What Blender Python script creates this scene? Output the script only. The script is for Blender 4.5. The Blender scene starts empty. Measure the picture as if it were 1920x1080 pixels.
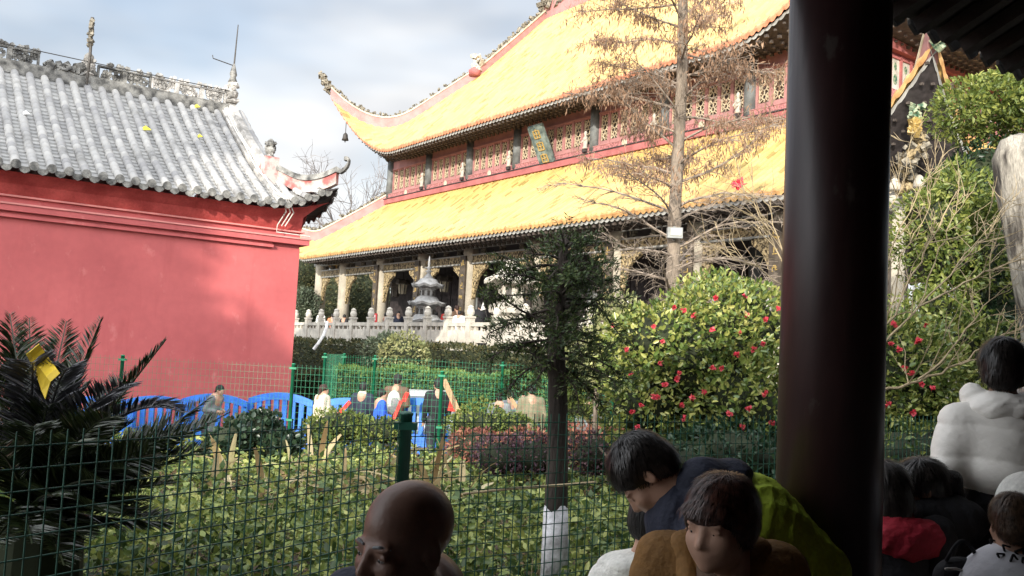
import bpy, math, random
import numpy as np
from mathutils import Vector, Matrix
R = math.radians
rng = np.random.default_rng(11)
random.seed(7)
scene = bpy.context.scene
COL = scene.collection

# ---------------------------------------------------------------- camera
FPX = 1730.0
PITCH, ROLL = R(4.23), R(2.9)
CAM = np.array([0., 0., 1.5])
_f = np.array([0, math.cos(PITCH), math.sin(PITCH)])
_r0 = np.array([1., 0, 0]); _u0 = np.array([0, -math.sin(PITCH), math.cos(PITCH)])
_r = _r0*math.cos(ROLL)+_u0*math.sin(ROLL); _u = _u0*math.cos(ROLL)-_r0*math.sin(ROLL)
cd = bpy.data.cameras.new('camera'); cam = bpy.data.objects.new('camera', cd); COL.objects.link(cam)
cd.sensor_width = 36.0; cd.lens = FPX/1920*36.0; cd.clip_start = 0.05; cd.clip_end = 3000
cam.matrix_world = Matrix(((_r[0], _u[0], -_f[0], CAM[0]), (_r[1], _u[1], -_f[1], CAM[1]), (_r[2], _u[2], -_f[2], CAM[2]), (0, 0, 0, 1)))
scene.camera = cam
def ray(x, y): return _f*FPX+_r*(x-960)-_u*(y-540)
def at(x, y, depth):            # a point of the place seen at photo pixel x, y and standing depth metres ahead
    d = ray(x, y); return CAM+d*depth/d[1]

# ---------------------------------------------------------------- sky, sun, exposure
SUN_EL, SUN_AZ = R(16.5), R(197.0)          # azimuth clockwise from +Y: behind the camera, a little to the left
SUN_STR, SKY_STR, EXPO = 2.8, 0.11, 1.1
L = Vector((math.sin(SUN_AZ)*math.cos(SUN_EL), math.cos(SUN_AZ)*math.cos(SUN_EL), math.sin(SUN_EL)))
sl = bpy.data.lights.new('sun', 'SUN'); sl.energy = SUN_STR; sl.angle = R(0.53); sl.color = (1.0, 0.93, 0.82)
so = bpy.data.objects.new('sun', sl); COL.objects.link(so); so.rotation_euler = L.to_track_quat('Z', 'Y').to_euler(); so.location = (0, -30, 40)
world = bpy.data.worlds.new('World'); scene.world = world; world.use_nodes = True
def build_world():
    nt = world.node_tree; N = nt.nodes; K = nt.links; N.clear()
    out = N.new('ShaderNodeOutputWorld'); bg = N.new('ShaderNodeBackground'); bg.inputs['Strength'].default_value = SKY_STR
    sky = N.new('ShaderNodeTexSky'); sky.sky_type = 'NISHITA'; sky.sun_disc = False
    sky.sun_elevation = SUN_EL; sky.sun_rotation = SUN_AZ; sky.air_density = 1.0; sky.dust_density = 1.5; sky.ozone_density = 1.0
    tc = N.new('ShaderNodeTexCoord'); mp = N.new('ShaderNodeMapping'); mp.inputs['Scale'].default_value = (1.0, 1.0, 2.6)
    n1 = N.new('ShaderNodeTexNoise'); n1.inputs['Scale'].default_value = 2.1; n1.inputs['Detail'].default_value = 5; n1.inputs['Roughness'].default_value = 0.5
    mr = N.new('ShaderNodeMapRange'); mr.inputs['From Min'].default_value = 0.34; mr.inputs['From Max'].default_value = 0.62
    mr.inputs['To Min'].default_value = 0.50
    mix = N.new('ShaderNodeMix'); mix.data_type = 'RGBA'
    cl = N.new('ShaderNodeMix'); cl.data_type = 'RGBA'
    n2 = N.new('ShaderNodeTexNoise'); n2.inputs['Scale'].default_value = 3.7; n2.inputs['Detail'].default_value = 3
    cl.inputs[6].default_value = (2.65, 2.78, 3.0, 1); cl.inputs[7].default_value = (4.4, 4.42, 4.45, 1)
    K.new(tc.outputs['Generated'], mp.inputs['Vector']); K.new(mp.outputs[0], n1.inputs['Vector']); K.new(mp.outputs[0], n2.inputs['Vector'])
    K.new(n1.outputs['Fac'], mr.inputs['Value']); K.new(mr.outputs[0], mix.inputs[0]); m2 = N.new('ShaderNodeMapRange'); m2.inputs['From Min'].default_value = .36; m2.inputs['From Max'].default_value = .64; K.new(n2.outputs['Fac'], m2.inputs['Value']); K.new(m2.outputs[0], cl.inputs[0])
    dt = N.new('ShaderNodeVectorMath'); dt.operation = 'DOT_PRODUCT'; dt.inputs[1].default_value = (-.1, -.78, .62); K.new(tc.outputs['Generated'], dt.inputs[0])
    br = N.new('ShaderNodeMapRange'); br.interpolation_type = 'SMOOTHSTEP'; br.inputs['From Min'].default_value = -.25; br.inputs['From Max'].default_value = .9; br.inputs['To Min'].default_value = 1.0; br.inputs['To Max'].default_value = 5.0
    K.new(dt.outputs['Value'], br.inputs['Value'])          # cloud overhead and behind the camera brightened out of frame as added fill light
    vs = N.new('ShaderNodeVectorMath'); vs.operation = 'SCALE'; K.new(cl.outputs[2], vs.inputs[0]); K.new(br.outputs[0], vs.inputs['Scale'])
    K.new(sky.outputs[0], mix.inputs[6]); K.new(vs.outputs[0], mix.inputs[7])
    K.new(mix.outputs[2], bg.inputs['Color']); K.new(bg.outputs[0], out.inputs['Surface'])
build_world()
scene.view_settings.view_transform = 'Standard'; scene.view_settings.look = 'None'
scene.view_settings.exposure = EXPO; scene.view_settings.gamma = 1.0; scene.view_settings.use_curve_mapping = False
scene.render.engine = 'CYCLES'
scene.cycles.max_bounces = 6; scene.cycles.transparent_max_bounces = 8; scene.cycles.use_denoising = True
scene.cycles.sample_clamp_indirect = 6.0

# ---------------------------------------------------------------- materials
def nodes_of(name):
    m = bpy.data.materials.new(name); m.use_nodes = True; nt = m.node_tree; nt.nodes.clear()
    o = nt.nodes.new('ShaderNodeOutputMaterial'); return m, nt, o
def mat(name, c, rough=0.7, var=0.25, scale=3.0, c2=None, bump=0.0, bscale=None, spec=0.3, metal=0.0, stretch=(1, 1, 1), detail=6.0, lo=0.35, hi=0.65, grain=0.0):
    m, nt, o = nodes_of(name); N = nt.nodes; K = nt.links
    b = N.new('ShaderNodeBsdfPrincipled'); b.inputs['Roughness'].default_value = rough; b.inputs['Metallic'].default_value = metal
    b.inputs['Specular IOR Level'].default_value = spec
    tc = N.new('ShaderNodeTexCoord'); mp = N.new('ShaderNodeMapping'); mp.inputs['Scale'].default_value = stretch
    K.new(tc.outputs['Object'], mp.inputs['Vector'])
    n = N.new('ShaderNodeTexNoise'); n.inputs['Scale'].default_value = scale; n.inputs['Detail'].default_value = detail
    K.new(mp.outputs[0], n.inputs['Vector'])
    cr = N.new('ShaderNodeValToRGB'); cr.color_ramp.elements[0].position = lo; cr.color_ramp.elements[1].position = hi
    ca = [max(0, v*(1-var)) for v in c]; cb = c2 if c2 else [min(1, v*(1+var)) for v in c]
    cr.color_ramp.elements[0].color = (*ca, 1); cr.color_ramp.elements[1].color = (*cb, 1)
    K.new(n.outputs['Fac'], cr.inputs['Fac'])
    last = cr.outputs['Color']
    if grain:
        g = N.new('ShaderNodeTexNoise'); g.inputs['Scale'].default_value = scale*11; g.inputs['Detail'].default_value = 4
        K.new(mp.outputs[0], g.inputs['Vector'])
        hv = N.new('ShaderNodeMapRange'); hv.inputs['From Min'].default_value = .3; hv.inputs['From Max'].default_value = .7
        hv.inputs['To Min'].default_value = 1-grain; hv.inputs['To Max'].default_value = 1+grain
        K.new(g.outputs['Fac'], hv.inputs['Value'])
        vm = N.new('ShaderNodeVectorMath'); vm.operation = 'SCALE'; K.new(last, vm.inputs[0]); K.new(hv.outputs[0], vm.inputs['Scale']); last = vm.outputs[0]
    K.new(last, b.inputs['Base Color'])
    if bump:
        n2 = N.new('ShaderNodeTexNoise'); n2.inputs['Scale'].default_value = bscale or scale*4; n2.inputs['Detail'].default_value = 6
        K.new(mp.outputs[0], n2.inputs['Vector'])
        bp = N.new('ShaderNodeBump'); bp.inputs['Strength'].default_value = bump; bp.inputs['Distance'].default_value = 0.03
        K.new(n2.outputs['Fac'], bp.inputs['Height']); K.new(bp.outputs[0], b.inputs['Normal'])
    K.new(b.outputs[0], o.inputs['Surface']); return m
def leafmat(name, cols, rough=0.45, trans=0.35, spec=0.35, nscale=1.2):
    m, nt, o = nodes_of(name); N = nt.nodes; K = nt.links
    g = N.new('ShaderNodeNewGeometry'); cr = N.new('ShaderNodeValToRGB'); cr.color_ramp.interpolation = 'LINEAR'
    while len(cr.color_ramp.elements) < len(cols): cr.color_ramp.elements.new(0.5)
    for i, c in enumerate(cols):
        cr.color_ramp.elements[i].position = i/(len(cols)-1); cr.color_ramp.elements[i].color = (*c, 1)
    tc = N.new('ShaderNodeTexCoord'); nz = N.new('ShaderNodeTexNoise'); nz.inputs['Scale'].default_value = nscale; nz.inputs['Detail'].default_value = 2
    K.new(tc.outputs['Object'], nz.inputs['Vector'])
    ad = N.new('ShaderNodeMath'); ad.operation = 'MULTIPLY_ADD'; ad.inputs[1].default_value = 0.9; K.new(nz.outputs['Fac'], ad.inputs[0])
    ms = N.new('ShaderNodeMath'); ms.operation = 'MULTIPLY_ADD'; ms.inputs[1].default_value = 0.75; ms.inputs[2].default_value = -0.33
    K.new(g.outputs['Random Per Island'], ms.inputs[0]); K.new(ms.outputs[0], ad.inputs[2])
    K.new(ad.outputs[0], cr.inputs['Fac'])
    b = N.new('ShaderNodeBsdfPrincipled'); b.inputs['Roughness'].default_value = rough; b.inputs['Specular IOR Level'].default_value = spec
    t = N.new('ShaderNodeBsdfTranslucent'); mx = N.new('ShaderNodeMixShader'); mx.inputs[0].default_value = trans
    K.new(cr.outputs[0], b.inputs['Base Color']); K.new(cr.outputs[0], t.inputs['Color'])
    K.new(b.outputs[0], mx.inputs[1]); K.new(t.outputs[0], mx.inputs[2]); K.new(mx.outputs[0], o.inputs['Surface']); return m
def tilemat(name, c1, c2, c3, su, sv, rough=0.5, spec=0.4, pos=(0.12, 0.5, 0.95), speck=None):      # colour differs tile by tile, cells counted in the mesh's own UV metres
    m, nt, o = nodes_of(name); N = nt.nodes; K = nt.links
    uv = N.new('ShaderNodeUVMap'); sx = N.new('ShaderNodeSeparateXYZ'); K.new(uv.outputs[0], sx.inputs[0])
    cells = []
    for k, s in ((0, su), (1, sv)):
        d = N.new('ShaderNodeMath'); d.operation = 'DIVIDE'; d.inputs[1].default_value = s; K.new(sx.outputs[k], d.inputs[0])
        fl = N.new('ShaderNodeMath'); fl.operation = 'FLOOR'; K.new(d.outputs[0], fl.inputs[0]); cells.append(fl)
    cb = N.new('ShaderNodeCombineXYZ'); K.new(cells[0].outputs[0], cb.inputs[0]); K.new(cells[1].outputs[0], cb.inputs[1])
    wn = N.new('ShaderNodeTexWhiteNoise'); wn.noise_dimensions = '2D'; K.new(cb.outputs[0], wn.inputs['Vector'])
    nz = N.new('ShaderNodeTexNoise'); nz.inputs['Scale'].default_value = 0.55; nz.inputs['Detail'].default_value = 5; K.new(uv.outputs[0], nz.inputs['Vector'])
    a = N.new('ShaderNodeMath'); a.operation = 'MULTIPLY_ADD'; a.inputs[1].default_value = 0.5; K.new(wn.outputs['Value'], a.inputs[0])
    a2 = N.new('ShaderNodeMath'); a2.operation = 'MULTIPLY_ADD'; a2.inputs[1].default_value = 0.9; a2.inputs[2].default_value = -0.2
    K.new(nz.outputs['Fac'], a2.inputs[0]); K.new(a2.outputs[0], a.inputs[2])
    cr = N.new('ShaderNodeValToRGB'); e = cr.color_ramp.elements; e.new(0.5)
    for k, (p, c) in enumerate(zip(pos, (c1, c2, c3))): e[k].position = p; e[k].color = (*c, 1)
    K.new(a.outputs[0], cr.inputs[0])
    b = N.new('ShaderNodeBsdfPrincipled'); b.inputs['Roughness'].default_value = rough; b.inputs['Specular IOR Level'].default_value = spec
    last = cr.outputs[0]
    if speck:                                            # a few weathered or slipped tiles
        gt = N.new('ShaderNodeMath'); gt.operation = 'GREATER_THAN'; gt.inputs[1].default_value = speck[1]; sc = N.new('ShaderNodeSeparateColor'); K.new(wn.outputs['Color'], sc.inputs[0]); K.new(sc.outputs[1], gt.inputs[0])
        x = N.new('ShaderNodeMix'); x.data_type = 'RGBA'; x.inputs[7].default_value = (*speck[0], 1); K.new(gt.outputs[0], x.inputs[0]); K.new(last, x.inputs[6]); last = x.outputs[2]
    K.new(last, b.inputs['Base Color']); K.new(b.outputs[0], o.inputs['Surface']); return m

M = {}
M['yellow_tile'] = tilemat('yellow_tile', (.36, .205, .07), (.50, .315, .105), (.56, .39, .15), .22, .30, rough=.42, pos=(.10, .34, .85), speck=((.26, .19, .06), .93))
M['yellow_edge'] = mat('yellow_edge', (.50, .26, .10), .5, .3, 4, c2=(.58, .36, .15))
M['orange_edge'] = mat('orange_edge', (.55, .22, .12), .6, .3, 4)
M['pale_cap'] = mat('pale_cap', (.5, .45, .33), .6, .25, 3)
M['hall_red'] = mat('hall_red', (.33, .11, .104), .65, .2, 2.0, grain=.1)
M['hall_red_carved'] = mat('hall_red_carved', (.32, .13, .125), .65, .5, 16, bump=.6, bscale=30)
M['hall_pink'] = mat('hall_pink', (.36, .175, .165), .6, .15, 3)
M['lattice'] = mat('lattice', (.50, .42, .29), .6, .25, 9)
M['lattice_back'] = mat('lattice_back', (.045, .03, .025), .5, .3, 6)
M['dark_timber'] = mat('dark_timber', (.035, .028, .028), .6, .4, 5, grain=.2)
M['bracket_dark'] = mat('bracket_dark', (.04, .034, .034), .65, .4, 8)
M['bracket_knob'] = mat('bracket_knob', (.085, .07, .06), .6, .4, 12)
M['grey_post'] = mat('grey_post', (.13, .14, .14), .6, .3, 4, grain=.15)
M['column_stone'] = mat('column_stone', (.46, .42, .34), .6, .18, 1.5, grain=.08)
M['beam_grey'] = mat('beam_grey', (.33, .33, .31), .6, .2, 3)
M['gold_carving'] = mat('gold_carving', (.13, .09, .045), .5, .7, 14, c2=(.46, .36, .20), bump=.8, bscale=22, lo=.4, hi=.6)
M['couplet'] = mat('couplet', (.075, .06, .045), .5, .4, 6)
M['gold'] = mat('gold', (.36, .25, .08), .4, .3, 20, spec=.5)
M['plaque_teal'] = mat('plaque_teal', (.11, .16, .16), .5, .4, 5, c2=(.2, .25, .23))
M['white_stone'] = mat('white_stone', (.46, .43, .37), .75, .2, 3.0, grain=.12)
M['stone'] = mat('stone', (.38, .355, .31), .8, .28, 2.2, grain=.15, bump=.25)
M['grey_stone'] = mat('grey_stone', (.27, .27, .265), .8, .25, 5, grain=.15, bump=.3)
M['ornament'] = mat('ornament', (.09, .08, .065), .8, .5, 10, c2=(.30, .27, .21), bump=.7, bscale=18)
M['dragon_green'] = mat('dragon_green', (.06, .20, .12), .5, .5, 14, c2=(.35, .38, .25))
M['wall_red'] = mat('wall_red', (.45, .104, .106), .75, .10, .55, c2=(.50, .122, .122), grain=.05, bump=.06, bscale=9)
M['wall_red_old'] = mat('wall_red_old', (.42, .06, .055), .75, .25, 2.2, c2=(.50, .09, .08), grain=.12, bump=.3, bscale=16)
M['mould_pale'] = mat('mould_pale', (.62, .24, .22), .7, .15, 2)
M['grey_tile'] = tilemat('grey_tile', (.20, .20, .205), (.30, .298, .292), (.39, .385, .37), .306, .30, rough=.75, spec=.25)
M['grey_pan'] = tilemat('grey_pan', (.20, .20, .20), (.30, .298, .29), (.38, .375, .36), .306, .09, rough=.8, spec=.2)
M['ridge_grey'] = mat('ridge_grey', (.10, .10, .097), .85, .45, 5, c2=(.27, .265, .245), grain=.25, bump=.5, bscale=22)
M['lime_white'] = mat('lime_white', (.30, .29, .27), .85, .35, 3.5, c2=(.48, .46, .43), grain=.2, bump=.3)
M['peeling'] = mat('peeling', (.42, .13, .12), .8, .2, 3.2, c2=(.42, .37, .34), lo=.42, hi=.55, grain=.12, detail=9)
M['iron'] = mat('iron', (.06, .055, .05), .6, .3, 20, metal=.4)
M['pillar'] = mat('pillar', (.034, .015, .015), .38, .3, 2.5, spec=.45, grain=.2, bump=.12, bscale=7, stretch=(1, 1, .25))
M['eave_dark'] = mat('eave_dark', (.030, .024, .022), .75, .4, 5, grain=.2)
M['eave_tile'] = mat('eave_tile', (.05, .048, .046), .85, .4, 7)
M['floor'] = mat('floor', (.16, .15, .14), .7, .2, 3, grain=.15)
M['dark_wall'] = mat('dark_wall', (.10, .045, .04), .8, .2, 1.5)
M['soil'] = mat('soil', (.075, .058, .042), .95, .45, 5, bump=.6)
M['paving'] = mat('paving', (.30, .285, .26), .8, .15, 1.2, grain=.1)
M['rope'] = mat('rope', (.62, .60, .55), .8, .15, 9)

def stained(m, col, amt, scale, stretch, lo=.55, hi=.75):        # weather streaks laid over a plaster
    nt = m.node_tree; N = nt.nodes; K = nt.links; b = next(n for n in N if n.type == 'BSDF_PRINCIPLED'); src = b.inputs['Base Color'].links[0].from_socket
    tc = N.new('ShaderNodeTexCoord'); mp = N.new('ShaderNodeMapping'); mp.inputs['Scale'].default_value = stretch; n = N.new('ShaderNodeTexNoise'); n.inputs['Scale'].default_value = scale; n.inputs['Detail'].default_value = 8; n.inputs['Roughness'].default_value = .62
    r = N.new('ShaderNodeMapRange'); r.inputs['From Min'].default_value = lo; r.inputs['From Max'].default_value = hi; r.inputs['To Max'].default_value = amt; x = N.new('ShaderNodeMix'); x.data_type = 'RGBA'; x.inputs[7].default_value = (*col, 1)
    K.new(tc.outputs['Object'], mp.inputs[0]); K.new(mp.outputs[0], n.inputs['Vector']); K.new(n.outputs['Fac'], r.inputs['Value']); K.new(r.outputs[0], x.inputs[0]); K.new(src, x.inputs[6]); K.new(x.outputs[2], b.inputs['Base Color'])
stained(M['wall_red'], (.36, .075, .075), .55, 1.6, (1.6, 1.6, .22)); stained(M['wall_red'], (.60, .22, .21), .5, 3.2, (1, 1, .7), .60, .72)
stained(M['pillar'], (.085, .06, .05), .55, 3.0, (2.5, 2.5, .12), .58, .72); stained(M['pillar'], (.10, .09, .08), .5, 9.0, (1, 1, .5), .64, .70)
stained(M['white_stone'], (.17, .16, .14), .7, 2.2, (1.5, 1.5, .5), .52, .72); stained(M['column_stone'], (.22, .20, .16), .6, 2.0, (2, 2, .3), .55, .75); stained(M['grey_tile'], (.09, .09, .085), .7, .9, (1, 1, 1), .55, .7)
# ---------------------------------------------------------------- helpers
def link(o): COL.objects.link(o); return o
def tag(o, label=None, cat=None, group=None, kind=None):
    if label: o['label'] = label
    if cat: o['category'] = cat
    if group: o['group'] = group
    if kind: o['kind'] = kind
    return o
def empty(name, loc=(0, 0, 0), rz=0.0, label=None, cat=None, group=None):
    o = bpy.data.objects.new(name, None); o.empty_display_size = .2; o.location = loc; o.rotation_euler = (0, 0, rz); link(o)
    return tag(o, label, cat, group)
def mesh_obj(name, v, f, m, parent=None, smooth=False, uv=None):
    me = bpy.data.meshes.new(name); me.from_pydata([tuple(map(float, p)) for p in v], [], [tuple(map(int, q)) for q in f])
    if uv is not None:
        ul = me.uv_layers.new(name='UVMap'); idx = np.empty(len(me.loops), np.int32); me.loops.foreach_get('vertex_index', idx)
        ul.data.foreach_set('uv', np.asarray(uv, np.float32)[idx].ravel())
    if smooth: me.polygons.foreach_set('use_smooth', [True]*len(me.polygons))
    me.materials.append(m); me.validate(); me.update()
    o = bpy.data.objects.new(name, me); link(o)
    if parent: o.parent = parent
    return o
def unit(v): v = np.asarray(v, float); return v/max(1e-9, np.linalg.norm(v))
class MB:
    def __init__(s): s.v = []; s.f = []; s.uv = []
    def _a(s, pts, uv=None):
        i = len(s.v); s.v += [tuple(p) for p in pts]; s.uv += (uv if uv is not None else [(0, 0)]*len(pts)); return i
    def box(s, c, d, ax=None):
        c = np.asarray(c, float); A = np.eye(3) if ax is None else np.asarray(ax, float)
        h = np.asarray(d, float)/2; pts = []
        for z in (-1, 1):
            for y in (-1, 1):
                for x in (-1, 1): pts.append(c+A[0]*x*h[0]+A[1]*y*h[1]+A[2]*z*h[2])
        i = s._a(pts)
        for q in ((0, 2, 3, 1), (4, 5, 7, 6), (0, 1, 5, 4), (2, 6, 7, 3), (0, 4, 6, 2), (1, 3, 7, 5)): s.f.append([i+k for k in q])
    def bar(s, p, q, w, h=None, up=(0, 0, 1)):
        p = np.asarray(p, float); q = np.asarray(q, float); d = q-p; l = np.linalg.norm(d)
        if l < 1e-6: return
        z = d/l; x = np.cross(up, z)
        if np.linalg.norm(x) < 1e-4: x = np.cross((0, 1, 0), z)
        x = unit(x); y = np.cross(z, x); s.box((p+q)/2, (w, h or w, l), (x, y, z))
    def grid(s, P, uv=None, closed=False):
        P = np.asarray(P, float); n, m = P.shape[:2]
        i = s._a(P.reshape(-1, 3), None if uv is None else [tuple(t) for t in np.asarray(uv).reshape(-1, 2)])
        for a in range(n-1):
            for b in range(m if closed else m-1):
                c = (b+1) % m; s.f.append([i+a*m+b, i+a*m+c, i+(a+1)*m+c, i+(a+1)*m+b])
    def tube(s, path, r, n=6, cap=True):
        path = [np.asarray(p, float) for p in path]; rr = r if hasattr(r, '__len__') else [r]*len(path)
        rings = []; ref = None
        for k, p in enumerate(path):
            t = unit(path[min(k+1, len(path)-1)]-path[max(k-1, 0)])
            if ref is None: ref = np.array([0, 0, 1.]) if abs(t[2]) < .9 else np.array([1., 0, 0])
            x = unit(np.cross(ref, t)); y = np.cross(t, x); ref = np.cross(t, x) if False else ref
            if abs(np.dot(ref, t)) > .97: ref = x
            rings.append([p+(x*math.cos(a)+y*math.sin(a))*rr[k] for a in [2*math.pi*j/n for j in range(n)]])
        i = len(s.v); s.grid(rings, closed=True)
        if cap:
            s.f.append([i+j for j in range(n)][::-1]); e = i+(len(path)-1)*n; s.f.append([e+j for j in range(n)])
    def lathe(s, prof, c=(0, 0, 0), n=12, sx=1., sy=1.):
        c = np.asarray(c, float)
        rings = [[c+np.array([r*math.cos(a)*sx, r*math.sin(a)*sy, z]) for a in [2*math.pi*j/n for j in range(n)]] for r, z in prof]
        i = len(s.v); s.grid(rings, closed=True)
        s.f.append([i+j for j in range(n)][::-1]); e = i+(len(prof)-1)*n; s.f.append([e+j for j in range(n)])
    def prism(s, poly, fn, d0, d1):       # outline poly (2-D) carried by fn(a, b, depth) from depth d0 to d1
        n = len(poly); i = s._a([fn(a, b, d0) for a, b in poly]); j = s._a([fn(a, b, d1) for a, b in poly])
        s.f.append([i+k for k in range(n)]); s.f.append([j+k for k in range(n)][::-1])
        for k in range(n): s.f.append([i+k, j+k, j+(k+1) % n, i+(k+1) % n])
    def build(s, name, m, parent=None, smooth=False, uv=False):
        return mesh_obj(name, s.v, s.f, m, parent, smooth, s.uv if uv else None)
def leaves(C, D, S, wid=.45, fold=.12, nrm=None, droop=0.):
    """leaf-shaped folded quads: C centres/bases, D directions (unit), S lengths -> verts, faces arrays"""
    C = np.asarray(C, float); D = np.asarray(D, float); n = len(C); S = np.broadcast_to(np.asarray(S, float), (n,))[:, None]
    if nrm is None: nrm = rng.normal(size=(n, 3))
    side = np.cross(D, nrm); side /= np.maximum(1e-6, np.linalg.norm(side, axis=1))[:, None]
    up = np.cross(side, D)
    a = C; b = C+D*S*.45+side*S*wid*.5+up*S*fold; c = C+D*S-np.array([0, 0, 1.])*S*droop; d = C+D*S*.45-side*S*wid*.5+up*S*fold
    V = np.stack([a, b, c, d], 1).reshape(-1, 3); F = np.arange(n*4).reshape(n, 4)
    return V, F
def leaves6(C, D, S, wid=.5, fold=.1, nrm=None):
    C = np.asarray(C, float); D = np.asarray(D, float); n = len(C); S = np.broadcast_to(np.asarray(S, float), (n,))[:, None]
    if nrm is None: nrm = rng.normal(size=(n, 3))
    side = np.cross(D, nrm); side /= np.maximum(1e-6, np.linalg.norm(side, axis=1))[:, None]; up = np.cross(side, D); w = S*wid*.5*rng.uniform(.75, 1.2, (n, 1)); cv = S*rng.uniform(-.10, .22, (n, 1))
    a = C; t = C+D*S-up*cv; l1 = C+D*S*.28+side*w*.86+up*S*fold*.8; l2 = C+D*S*.68+side*w*.80+up*(S*fold*.8-cv*.45); r1 = C+D*S*.28-side*w*.86+up*S*fold*.8; r2 = C+D*S*.68-side*w*.80+up*(S*fold*.8-cv*.45)
    V = np.stack([a, l1, l2, t, r2, r1], 1).reshape(-1, 3); b = np.arange(n)[:, None]*6; F = np.concatenate([b+np.array([[0, 3, 2, 1]]), b+np.array([[0, 5, 4, 3]])], 1).reshape(-1, 4); return V, F
def np_obj(name, V, F, m, parent=None):
    V = np.ascontiguousarray(V, np.float32); F = np.ascontiguousarray(F, np.int32); k = F.shape[1]
    me = bpy.data.meshes.new(name); me.vertices.add(len(V)); me.vertices.foreach_set('co', V.ravel())
    me.loops.add(F.size); me.loops.foreach_set('vertex_index', F.ravel())
    me.polygons.add(len(F)); me.polygons.foreach_set('loop_start', np.arange(0, F.size, k, dtype=np.int32)); me.polygons.foreach_set('loop_total', np.full(len(F), k, np.int32))
    me.materials.append(m); me.update(calc_edges=True); me.validate()
    o = bpy.data.objects.new(name, me); link(o)
    if parent: o.parent = parent
    return o
def rdir(n, bias=(0, 0, 0)):
    d = rng.normal(size=(n, 3))+np.asarray(bias); return d/np.linalg.norm(d, axis=1)[:, None]
def copy_thing(o, loc=None, label=None, parent=None):
    c = o.copy(); link(c)
    if parent: c.parent = parent
    if loc is not None: c.location = loc
    if label: c['label'] = label
    for ch in list(o.children): copy_thing(ch, parent=c)
    return c

# shared curved-roof builder: a runs along the eave (0..Lg), b runs up the slope from the eave; corners lift and both faces agree on the hip
def roof_samples(Lg, sp, n=6):
    k = int(round(Lg/sp)); t = np.linspace(0, k, k*n+1); ph = t % 1.0
    h = np.where((ph > .3) & (ph < .7), np.sqrt(np.maximum(0, 1-((ph-.5)/.2)**2)), 0); return t*Lg/k, h
def roof_face(fn, Lg, B, sp, zprof, amp, lift, hips=(True, True), dg=None, nb=20):
    a, h = roof_samples(Lg, sp); P = []; UV = []
    for ai, hi in zip(a, h):
        bm = B
        for side, flag in ((ai, hips[0]), (Lg-ai, hips[1])):
            if flag and side < (dg if dg is not None else B): bm = min(bm, side)
        bb = np.linspace(0, max(bm, .0), nb)
        P.append([fn(ai, b, zprof(b)+lift(ai, b)+hi*amp) for b in bb]); UV.append([(ai, b) for b in bb])
    return np.array(P), np.array(UV)
# ================================================================ TEMPLE HALL (local: x along the front, y into the hall, z up)
HX = np.array([.587785, -.809017, 0]); HY = np.array([.809017, .587785, 0]); HO = np.array([8.3965, 20.364, 0])
def hw(x, y, z): return HO+HX*x+HY*y+np.array([0, 0, z])
HRZ = math.atan2(HX[1], HX[0]); FZ = 1.6
hall = empty('temple_hall', HO, HRZ, 'two storey temple hall with yellow tiled upturned roofs and red lattice windows', 'temple')
CX = [-30.1, -27.46, -23.82, -20.33, -16.97, -12.9, -9.0, -5.8, -2.9, 0.0]
# columns and bays of the porch
for i, x in enumerate(CX):
    m = MB(); m.lathe([(.27, FZ), (.27, FZ+3.55), (.29, FZ+3.6), (.26, FZ+3.9)], (x, 0, 0), 16); c = m.build('column', M['column_stone'], hall, True)
    b = MB(); b.lathe([(.42, FZ), (.42, FZ+.1), (.36, FZ+.16), (.38, FZ+.3), (.28, FZ+.36)], (x, 0, 0), 12); b.build('plinth', M['stone'], c)
    if i >= 2:
        k = MB(); k.box((x-.02, -.31, FZ+1.95), (.36, .06, 3.1)); cb = k.build('couplet_board', M['couplet'], hall)
        for j in range(7):
            g = MB(); z = FZ+3.2-j*.42
            for q in range(5): g.box((x-.02+random.uniform(-.07, .07), -.347, z+random.uniform(-.1, .1)), random.choice(((.14, .012, .025), (.025, .012, .13), (.06, .012, .025))))
            g.build('gilt_character', M['gold'], cb)
for i in range(1, 6):                                   # inner and end columns of the porch
    for x in ((-30.1, 0.0) if i < 6 else ()):
        m = MB(); m.lathe([(.26, FZ), (.26, FZ+3.9)], (x, i*3.5, 0), 12); m.build('column', M['column_stone'], hall, True)
for x in CX[2:-1]:
    m = MB(); m.lathe([(.27, FZ), (.27, FZ+3.95)], (x, 2.6, 0), 12); m.build('inner_column', M['grey_post'], hall, True)
m = MB(); m.tube([(-30.6, -.1, 5.46), (.5, -.1, 5.46)], .09, 8); m.tube([(.0, -.4, 5.46), (.0, 17.8, 5.46)], .09, 8); m.build('eave_beam', M['beam_grey'], hall, True)
for i in range(9):
    x0, x1 = CX[i]+.26, CX[i+1]-.26; w = x1-x0
    m = MB(); m.box(((x0+x1)/2, -.02, 4.98), (w, .16, .27)); cbm = m.build('carved_beam', M['gold_carving'], hall)
    k = MB()
    k.box(((x0+x1)/2, -.03, 5.14), (w, .22, .05)); k.box(((x0+x1)/2, -.03, 4.83), (w, .22, .05)); k.build('beam_trim', M['beam_grey'], cbm)
    for j in range(3): n = MB(); n.lathe([(.05, 5.17), (.13, 5.22), (.1, 5.3), (.14, 5.36)], (x0+w*(j+.5)/3, -.02, 0), 8); n.build('beam_strut', M['ornament'], hall)
    for s, xb in ((1, x0), (-1, x1)):                   # carved spandrels that curve down each column
        rw = min(.85, w*.31); poly = [(0, 4.8), (rw, 4.8), (rw*.93, 4.62), (rw*.7, 4.52), (rw*.45, 4.36), (rw*.3, 4.12), (rw*.17, 3.86), (rw*.1, 3.6), (0, 3.5)]
        p = MB(); p.prism([(xb+s*a, z) for a, z in poly], lambda a, z, d: (a, d, z), -.06, .06); p.build('carved_spandrel', M['gold_carving'], hall)
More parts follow.
